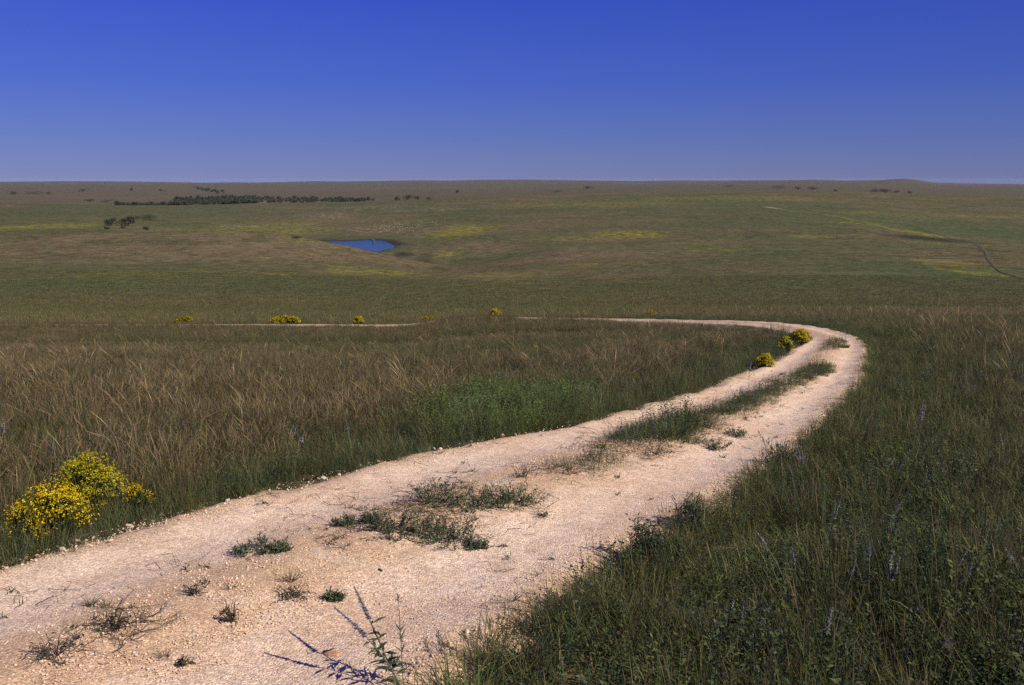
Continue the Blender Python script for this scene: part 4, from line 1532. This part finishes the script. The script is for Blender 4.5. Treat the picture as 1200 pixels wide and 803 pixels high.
bx_, by_ = unproject(482, 838)
bz_ = ground_at(bx_, by_)
sage('two headed blue sage leaning over the gravel at the bottom edge', (bx_, by_, bz_), [at_depth(415, 688, 3.95), at_depth(392, 712, 3.70)], 301, .17, (.24, .235, .38), fat=.017, blade=.075)
bx2, by2 = unproject(474, 826)
rt = thing('leafy_stalk', 'thin bare stalk with whorls of narrow leaves right of the blue sage', 'wild plant', (bx2, by2, ground_at(bx2, by2)), None)
g_ = np.random.default_rng(303)
sm_, lv_, hd_ = MB(), MB(), MB()
tp_ = at_depth(467, 702, 3.66) - np.array(rt.location)
P_ = [tp_ * t for t in np.linspace(0, 1, 7)]
tube(sm_, P_, np.linspace(.003, .0014, 7), (.09, .10, .05), 5)
for t_ in (.12, .3, .36, .5, .62, .7):
    n_ = 5
    az_ = g_.uniform(0, 6.28, n_)
    blades(lv_, g_, np.repeat([tp_ * t_], n_, 0), g_.uniform(.05, .11, n_) * (1.2 - t_), .007, az_, g_.uniform(.8, 1.3, n_), g_.uniform(.1, .7, n_), (.05, .075, .035), (.06, .085, .04))
leaflets(hd_, g_, np.repeat([tp_], 14, 0) + g_.normal(0, .008, (14, 3)), g_.normal(0, 1, (14, 3)) + [0, 0, .4], .018, .006, (.10, .08, .07))
link('stem', sm_.mesh('stem', M_STEM), rt)
link('leaves', lv_.mesh('leaves', M_LEAF), rt)
link('seed_head', hd_.mesh('seed_head', M_STEM), rt)


def dry_stalk(label, u0, v0, tips, seed, name='dry_grass_stalk', col=(.10, .095, .05), head=(.12, .095, .065)):
    g = np.random.default_rng(seed)
    x, y = unproject(u0, v0)
    b = np.array([x, y, ground_at(x, y)])
    root = thing(name, label, 'dry stalk', b, 'dry stalks at the road edge')
    for (u, v, d) in tips:
        st, hd = MB(), MB()
        e = at_depth(u, v, d) - b
        P = [e * t + np.array([0, 0, .03]) * math.sin(t * 3.14) for t in np.linspace(0, 1, 6)]
        tube(st, P, np.linspace(.0024, .001, 6), cvar(g, 1, col)[0], 4)
        m = 40
        t = g.uniform(.78, 1.0, m)
        leaflets(hd, g, e[None, :] * t[:, None] + g.normal(0, .003, (m, 3)), e + g.normal(0, .12, (m, 3)), .026, .004, cvar(g, m, head))
        m = 5
        t = g.uniform(.08, .6, m)
        blades(st, g, e[None, :] * t[:, None], g.uniform(.06, .16, m), .004, g.uniform(0, 6.28, m), g.uniform(.3, .9, m), .8, (.07, .085, .035), (.10, .09, .045))
        link('stem', st.mesh('stem', M_STEM), root)
        link('seed_head', hd.mesh('seed_head', M_STEM), root)


dry_stalk('pair of thin upright dry stalks right of the leafy stalk at the bottom edge', 524, 815, [(513, 742, 3.62), (519, 748, 3.66)], 311)
dry_stalk('bent reddish stalk with a brown head between the leafy stalk and the upright pair', 519, 818, [(499, 752, 3.6)], 312, col=(.12, .07, .05))
dry_stalk('short reddish stalk pair at the grass corner by the bottom gravel', 570, 800, [(575, 727, 4.05), (585, 722, 4.1)], 313, col=(.14, .075, .055))
dry_stalk('slanting bluish grey stalk over the gravel at the bottom edge', 588, 806, [(541, 742, 3.9)], 314, col=(.10, .10, .09))
dry_stalk('tall curved bare stalk on the right road edge before the bend', 905, 545, [(889, 506, 8.9), (893, 512, 8.7)], 315, col=(.13, .10, .06))

WH = (.34, .34, .35)
LI = (.27, .25, .38)
BL = (.17, .17, .40)
SAGE = [
    ('hazy blue sage spike standing highest on the right slope', 1082, 468, .55, .22, LI, .022),
    ('short violet spike below the hazy blue one on the right slope', 1060, 538, .42, .12, BL, .016),
    ('small deep violet spike at the far right slope edge', 1172, 508, .5, .12, LI, .018),
    ('lilac clump head beside the right track edge', 934, 522, .40, .16, LI, .02),
    ('smaller lilac head just below the lilac clump at the track edge', 925, 545, .38, .10, LI, .016),
    ('slender pale stalk leaning left above the white spike', 985, 585, .62, .2, (.26, .27, .22), .014),
    ('pale lilac spike in the dark grass midway down the right corner', 885, 622, .45, .10, LI, .014),
    ('greyish lilac spike right of the pale lilac one', 928, 640, .45, .12, LI, .013),
    ('bright blue spike on the dark grass above the white spike', 1019, 634, .45, .08, BL, .012),
    ('fluffy white spike in the dark grass, brightest of the right corner', 1047, 645, .42, .16, WH, .02),
    ('silvery spike with loose leaves lowest in the right corner', 975, 712, .40, .16, WH, .02),
    ('faint blue spike at the lower left of the fluffy white one', 1003, 656, .42, .08, (.17, .18, .40), .012),
    ('pale grey spike near the far right edge, left of two', 1134, 643, .45, .12, (.28, .28, .36), .013),
    ('pale grey spike closest to the right picture edge', 1177, 640, .45, .11, (.28, .28, .36), .014),
    ('small lilac spike between the lilac heads and the white spike', 1058, 585, .45, .10, LI, .013),
    ('thin grey green spike on the grass near the dark road shadow', 860, 700, .40, .12, (.20, .21, .26), .012),
    ('white sage spike at the left picture edge in the brown field', 4, 488, .55, .18, WH, .025),
    ('dark violet sage spike in the green verge of the left field', 404, 487, .52, .16, (.10, .09, .24), .02),
    ('pale lilac sage spike in the brown field left of the dark one', 348, 498, .5, .12, LI, .016),
    ('small lilac sage spike deep in the brown field', 232, 462, .5, .12, LI, .016),
    ('faint lilac flower by the small bush at the inner road edge', 880, 424, .36, .12, LI, .024),
]
for i_, (lab, u, v, h_, sp_, fc, ft) in enumerate(SAGE):
    x, y = stand(u, v, h_)
    gz = ground_at(x, y)
    rr_ = np.random.default_rng(400 + i_)
    sage(lab, (x + rr_.normal(0, .12), y + rr_.normal(0, .08), gz), [(x, y, gz + h_)] if i_ % 3 else [(x, y, gz + h_), (x + .06, y + .04, gz + h_ * .86)], 400 + i_, sp_ * .85, fc, fat=ft * .85, name='sage_plant')


# --- trees and bushes far away
def tree(label, x, y, w_, h_, seed, group=None, name='tree', col=(.044, .064, .030), trunk=.18, n=800, cat='tree', dp=None):
    g = np.random.default_rng(seed)
    root = thing(name, label, cat, (x, y, ground_at(x, y) - .1), group)
    tk, cr = MB(), MB()
    tree_parts(tk, cr, g, w_, h_, col, trunk, n, dp)
    link('trunk', tk.mesh('trunk', M_STEM), root)
    link('crown', cr.mesh('crown', M_TREE), root)
    return root


def tree_parts(tk, cr, g, w_, h_, col, trunk, n, dp=None):
    dp = dp or w_ * .8
    bh = h_ * trunk
    tube(tk, [(0, 0, 0), (g.normal(0, .02) * h_, 0, bh), (g.normal(0, .04) * h_, g.normal(0, .03) * h_, h_ * .75)], [h_ * .028, h_ * .02, h_ * .006], (.045, .035, .028), 6)
    nl = 9
    cen = np.stack([g.uniform(-.36, .36, nl) * w_, g.uniform(-.36, .36, nl) * dp, bh + (h_ - bh) * g.uniform(.2, .78, nl)], 1)
    cen[:, 2] -= np.abs(cen[:, 0]) / w_ * .5 * (h_ - bh) * g.uniform(.2, 1, nl)
    for c in cen:
        tube(tk, [(0, 0, bh * .8), (c[0] * .5, c[1] * .5, (bh + c[2]) / 2), c], [h_ * .014, h_ * .009, h_ * .003], (.045, .035, .028), 4)
    k = g.integers(0, nl, n)
    d = g.normal(0, 1, (n, 3))
    d /= np.linalg.norm(d, axis=1, keepdims=True)
    r = g.uniform(.55, 1.05, n)[:, None] * np.array([w_ * .24, dp * .24, (h_ - bh) * .26])
    p = cen[k] + d * r * g.uniform(.7, 1.25, nl)[k][:, None]
    p[:, 2] = np.maximum(p[:, 2], .03 * h_)
    s = h_ * .12 * (420 / n) ** .4
    leaflets(cr, g, p - d * s * .3, g.normal(0, 1, (n, 3)) + d * .6, g.uniform(.7, 1.5, n) * s, g.uniform(.6, 1.1, n) * s, cvar(g, n, col, .3))


HOL = 'trees in the hollow of the left hills'
for (u, v, wpx, hpx, lab, nm, tr) in (
        (131, 264.5, 13, 8.5, 'round dark tree at the left of the hollow', 'tree', .15),
        (150.5, 265, 19, 10, 'widest dark tree in the middle of the hollow', 'tree', .15),
        (176, 258.5, 18, 6, 'low sloping thicket uphill of the hollow trees', 'bush', .05),
        (125, 269, 6, 3.5, 'small dark bush below the round tree in the hollow', 'bush', .05),
        (144, 268, 6, 3.5, 'small bush under the widest tree in the hollow', 'bush', .05),
        (173, 270, 8, 4.5, 'lone dark bush downhill right of the hollow trees', 'bush', .05),
        (162, 256, 7, 3, 'little bush at the left foot of the sloping thicket', 'bush', .05)):
    x, y = unproject(u, v, 480)
    tree(lab, x, y, 1.15 * wpx * y / FPX, 1.2 * hpx * y / FPX, int(u * 7 + v), HOL, nm, trunk=tr, cat=nm)
x, y = unproject(347, 279.5, 300)
tree('dark brown rounded bush on the crest left of the pond', x, y, 15 * y / FPX, 4.5 * y / FPX, 77, None, 'bush', (.035, .034, .018), .05, 500, 'bush')
for (u, v, wpx, hpx, lab) in ((437, 282.5, 5, 3, 'pale straw coloured shrub on the far pond bank'),):
    x, y = unproject(u, v, 500)
    tree(lab, x, y, wpx * y / FPX, hpx * y / FPX, 78, None, 'shrub', (.30, .24, .13), .05, 200, 'shrub')

FAR = 'trees scattered over the far plain'
for (u, v, wpx, hpx, dm, lab) in (
        (17, 228, 10, 3.5, 1800, 'flat dark grove at the far left edge of the plain'),
        (41, 228, 18, 3.5, 1800, 'long low dark grove right of the grove at the left edge'),
        (57, 228, 9, 2.5, 1800, 'small tail of trees right of the long low grove'),
        (97, 225, 9, 3.5, 1800, 'single round tree on the plain above the long low grove'),
        (155, 223.5, 4, 3, 2000, 'tiny upright tree on the far plain left of the wood'),
        (190, 224.5, 9, 2.5, 2000, 'low tree on the far plain above the left end of the wood'),
        (105, 237, 16, 4, 1500, 'rounded green grove at the left end of the creek wood'),
        (124, 237.5, 14, 3, 1500, 'low dark bushes between the green grove and the creek wood'),
        (466, 235, 8, 4, 1500, 'round tree at the left end of the ridge grove'),
        (478, 234.5, 12, 6, 1500, 'tallest tree of the ridge grove right of the wood'),
        (490, 234.5, 11, 4.5, 1500, 'middle low tree of the ridge grove'),
        (503, 234.5, 13, 3, 1500, 'flat thicket at the right end of the ridge grove'),
        (437, 236, 9, 3.5, 1500, 'lone tree in the gap between wood and ridge grove'),
        (421, 236.5, 9, 3.5, 1500, 'last round tree at the right end of the creek wood'),
        (536, 226, 4, 3, 2500, 'tiny tree far above the ridge grove'),
        (650, 226, 20, 2.5, 2500, 'flat thicket on the middle of the far plain'),
        (690, 221.5, 14, 3.5, 3000, 'dark hill grove under the horizon, left of the others'),
        (855, 219.5, 14, 2.5, 3000, 'flat hill grove left of the wide one on the far hills'),
        (911, 221.5, 16, 3.5, 3000, 'wide dark grove on the far hills right of the centre'),
        (934, 223.5, 7, 3, 3000, 'small round tree right of the wide hill grove'),
        (951, 224, 11, 3.5, 3000, 'twin topped tree second right of the wide hill grove'),
        (979, 225, 5, 2.5, 2500, 'tiny lone tree left of the far right row'),
        (1024, 230.5, 13, 4, 1700, 'left tree of the dark row on the far right'),
        (1037, 230.5, 15, 4.5, 1700, 'middle and largest tree of the dark row on the far right'),
        (1050, 231, 10, 3, 1700, 'right low tree of the dark row on the far right'),
        (1065, 231, 6, 2.5, 1700, 'small tree apart from the dark row on the far right')):
    x, y = unproject(u, v, dm)
    tree(lab, x, y, wpx * y / FPX, (hpx + .8) * y / FPX, int(u * 3 + v), FAR, trunk=.08, n=420, col=(.048, .060, .040), dp=min(wpx * y / FPX, 30))

TSRC = bpy.data.collections.new('tree_sources')
for k in range(5):
    g_ = np.random.default_rng(600 + k)
    m_b = MB()
    tree_parts(m_b, m_b, g_, g_.uniform(8, 11), g_.uniform(7, 9), (.060, .080, .048), .12, 260)
    TSRC.objects.link(bpy.data.objects.new('wood_%02d' % k, m_b.mesh('wood_tree', M_TREE)))


def woodland():
    g = np.random.default_rng(12)
    pts = []
    #            u0   u1   v0   v1   n   dmin
    for (u0, u1, v0, v1, v2, v3, n, dm) in ((140, 215, 239.5, 241, 241.5, 242, 110, 1500), (205, 300, 234, 232.5, 241.5, 240, 520, 1500), (255, 430, 231.5, 234, 239.5, 236.5, 300, 1500), (228, 262, 219, 224, 222, 228, 60, 2600), (250, 300, 230, 232, 234, 234, 40, 2000)):
        for _ in range(n):
            f = g.uniform()
            u = u0 + (u1 - u0) * f
            v = (v0 + (v1 - v0) * f) + ((v2 + (v3 - v2) * f) - (v0 + (v1 - v0) * f)) * g.uniform()
            x, y = unproject(u + g.normal(0, 1), v, dm)
            pts.append((x + g.normal(0, 6), y + g.normal(0, 12)))
    pts = np.array(pts)
    n = len(pts)
    z = height(pts[:, 0], pts[:, 1]) - .2
    s = g.uniform(.6, 1.25, n) * np.where(pts[:, 1] > 2500, 1.3, 1)
    instancer('woodland', TSRC, np.stack([pts[:, 0], pts[:, 1], z], 1), g.integers(0, 5, n), np.stack([0 * s, 0 * s, g.uniform(0, 6.28, n)], 1), np.stack([s, s, s * g.uniform(.8, 1.1, n)], 1), 'dark wood of low trees along the distant creek', 'wood')


woodland()


def outcrop():
    """limestone showing on the slope beyond the pond"""
    g = np.random.default_rng(14)
    P = []
    for (u, v, ru, rv, n) in ((385, 253, 32, 5, 90), (460, 265, 48, 8, 170), (300, 238.5, 30, 1.5, 40), (430, 243.5, 70, 2, 60), (280, 266, 30, 2, 40), (500, 262, 30, 9, 40)):
        for _ in range(n):
            x, y = unproject(u + g.normal(0, ru * .5), v + g.normal(0, rv * .5), 560)
            P.append((x, y))
    P = np.array(P)
    n = len(P)
    s = g.uniform(.12, .5, n)
    instancer('limestone_rubble', PEB2, np.stack([P[:, 0], P[:, 1], height(P[:, 0], P[:, 1]) + s * .1], 1), g.integers(0, 3, n), np.stack([g.normal(0, .2, n), g.normal(0, .2, n), g.uniform(0, 6.28, n)], 1), np.repeat(s[:, None], 3, 1) * [1, 1, .7], 'pale limestone rubble scattered on the slope beyond the pond', 'rubble')


PEB2 = bpy.data.collections.new('rubble_sources')
for k in range(3):
    v, f = rock_verts(gg, 2, .3, .6)
    mb = MB()
    mb.add(v, f, (.5, .4, .3))
    PEB2.objects.link(bpy.data.objects.new('rubble_%02d' % k, mb.mesh('rubble', M_ROCK)))
outcrop()


# the bushy weed at the right road edge that throws the dark shadow on the gravel
for (u, v, h_, w_, sd, lab) in ((758, 668, .36, .36, 801, 'bushy dark weed at the right road edge throwing its shadow on the gravel'),
                                (812, 628, .34, .40, 802, 'low blue green weed on the right road edge just beyond the shadow'),
                                (918, 552, .30, .42, 803, 'leafy dark plant leaning over the right track further up')):
    g_ = np.random.default_rng(sd)
    x, y = unproject(u, v)
    rt = thing('edge_weed', lab, 'weed', (x, y, ground_at(x, y)), 'leafy weeds on the right road edge')
    st_, lf_ = MB(), MB()
    n_ = 26
    az_ = g_.uniform(0, 6.28, n_)
    e_ = np.stack([np.cos(az_) * g_.uniform(.1, .5, n_) * w_, np.sin(az_) * g_.uniform(.1, .5, n_) * w_, g_.uniform(.55, 1, n_) * h_], 1)
    for e in e_:
        tube(st_, [(0, 0, 0), e * [.4, .4, .6], e], [.003, .0024, .0012], (.06, .066, .034), 4)
    m_ = n_ * 24
    k_ = g_.integers(0, n_, m_)
    t_ = g_.uniform(.15, 1, m_)[:, None]
    leaflets(lf_, g_, e_[k_] * t_ + g_.normal(0, .012, (m_, 3)), g_.normal(0, 1, (m_, 3)) + [0, 0, .5], g_.uniform(.025, .055, m_), .012, cvar(g_, m_, (.045, .066, .040), .25))
    link('stalks', st_.mesh('stalks', M_STEM), rt)
    link('leaves', lf_.mesh('leaves', M_LEAF), rt)

# ------------------------------------------------------------------ air, light, camera
HAZE = 1.3e-5
SC.cycles.use_denoising = False

SUN_AZ, SUN_EL = R(118), R(38)
sd_ = bpy.data.lights.new('sun', 'SUN')
sd_.energy = 4.3
sd_.angle = R(.5)
sd_.color = (1.0, .90, .76)
so = bpy.data.objects.new('sun', sd_)
COL.objects.link(so)
_v = Vector((math.sin(SUN_AZ) * math.cos(SUN_EL), math.cos(SUN_AZ) * math.cos(SUN_EL), math.sin(SUN_EL)))
so.rotation_euler = _v.to_track_quat('Z', 'Y').to_euler()
so.location = _v * 60

w = bpy.data.worlds.new('World')
SC.world = w
w.use_nodes = True
nt = w.node_tree
nt.nodes.clear()
sky = nt.nodes.new('ShaderNodeTexSky')
sky.sky_type = 'NISHITA'
sky.sun_disc = False
sky.sun_elevation = SUN_EL
sky.sun_rotation = SUN_AZ
sky.altitude = 400
sky.air_density = 1.0
sky.dust_density = .3
sky.ozone_density = 4.0
STR = .08
# a very deep, dry autumn sky: the model's glow near the horizon is pulled towards violet blue by height above it
tc = nt.nodes.new('ShaderNodeTexCoord')
sx = nt.nodes.new('ShaderNodeSeparateXYZ')
nt.links.new(tc.outputs['Generated'], sx.inputs[0])
zz = ramp(nt, sx.outputs['Z'], [(0, (.112, .134, .28)), (.045, (.068, .106, .32)), (.105, (.037, .075, .36)), (.19, (.021, .049, .35)), (.5, (.014, .033, .22)), (1, (.012, .026, .17))])
side = math_n(nt, 'SUBTRACT', 1.0, math_n(nt, 'MULTIPLY', sx.outputs['X'], .26))
tone = N(nt, 'ShaderNodeVectorMath', operation='SCALE')
nt.links.new(zz, tone.inputs[0])
nt.links.new(math_n(nt, 'DIVIDE', side, STR), tone.inputs['Scale'])
mixed = mixc(nt, .95, sky.outputs[0], tone.outputs[0])
bg = nt.nodes.new('ShaderNodeBackground')
bg.inputs['Strength'].default_value = STR
ow = nt.nodes.new('ShaderNodeOutputWorld')
nt.links.new(mixed, bg.inputs['Color'])
nt.links.new(bg.outputs[0], ow.inputs['Surface'])

# the air itself: a closed box round the whole scene
hb = MB()
hx, hy0, hz0, hz1 = 12700, -12700, -72.5, 8.0
hb.add([[sx_ * hx, sy_ * 12700, z_] for z_ in (hz0, hz1) for sy_ in (-1, 1) for sx_ in (-1, 1)], [[0, 2, 3, 1], [4, 5, 7, 6], [0, 1, 5, 4], [2, 6, 7, 3], [0, 4, 6, 2], [1, 3, 7, 5]], (1, 1, 1))
hm, hnt, hout = nodes('haze')
hv = hnt.nodes.new('ShaderNodeVolumePrincipled')
hv.inputs['Color'].default_value = (.62, .72, 1, 1)
hv.inputs['Density'].default_value = HAZE
hnt.links.new(hv.outputs[0], hout.inputs['Volume'])
o = link('haze', hb.mesh('haze', hm))
tag(o, 'thin blue haze over the far plain', 'haze', kind='stuff')

cd = bpy.data.cameras.new('camera')
cd.sensor_width = 36
cd.lens = 36 * FPX / 1200.0
cd.clip_start = .05
cd.clip_end = 40000
co = bpy.data.objects.new('camera', cd)
COL.objects.link(co)
co.location = (0, 0, EYE)
co.rotation_euler = (math.pi / 2 - PITCH, 0, 0)
SC.camera = co

vs = SC.view_settings
vs.view_transform = 'Standard'
vs.look = 'None'
vs.exposure = 0.55
vs.gamma = 1
vs.use_curve_mapping = False
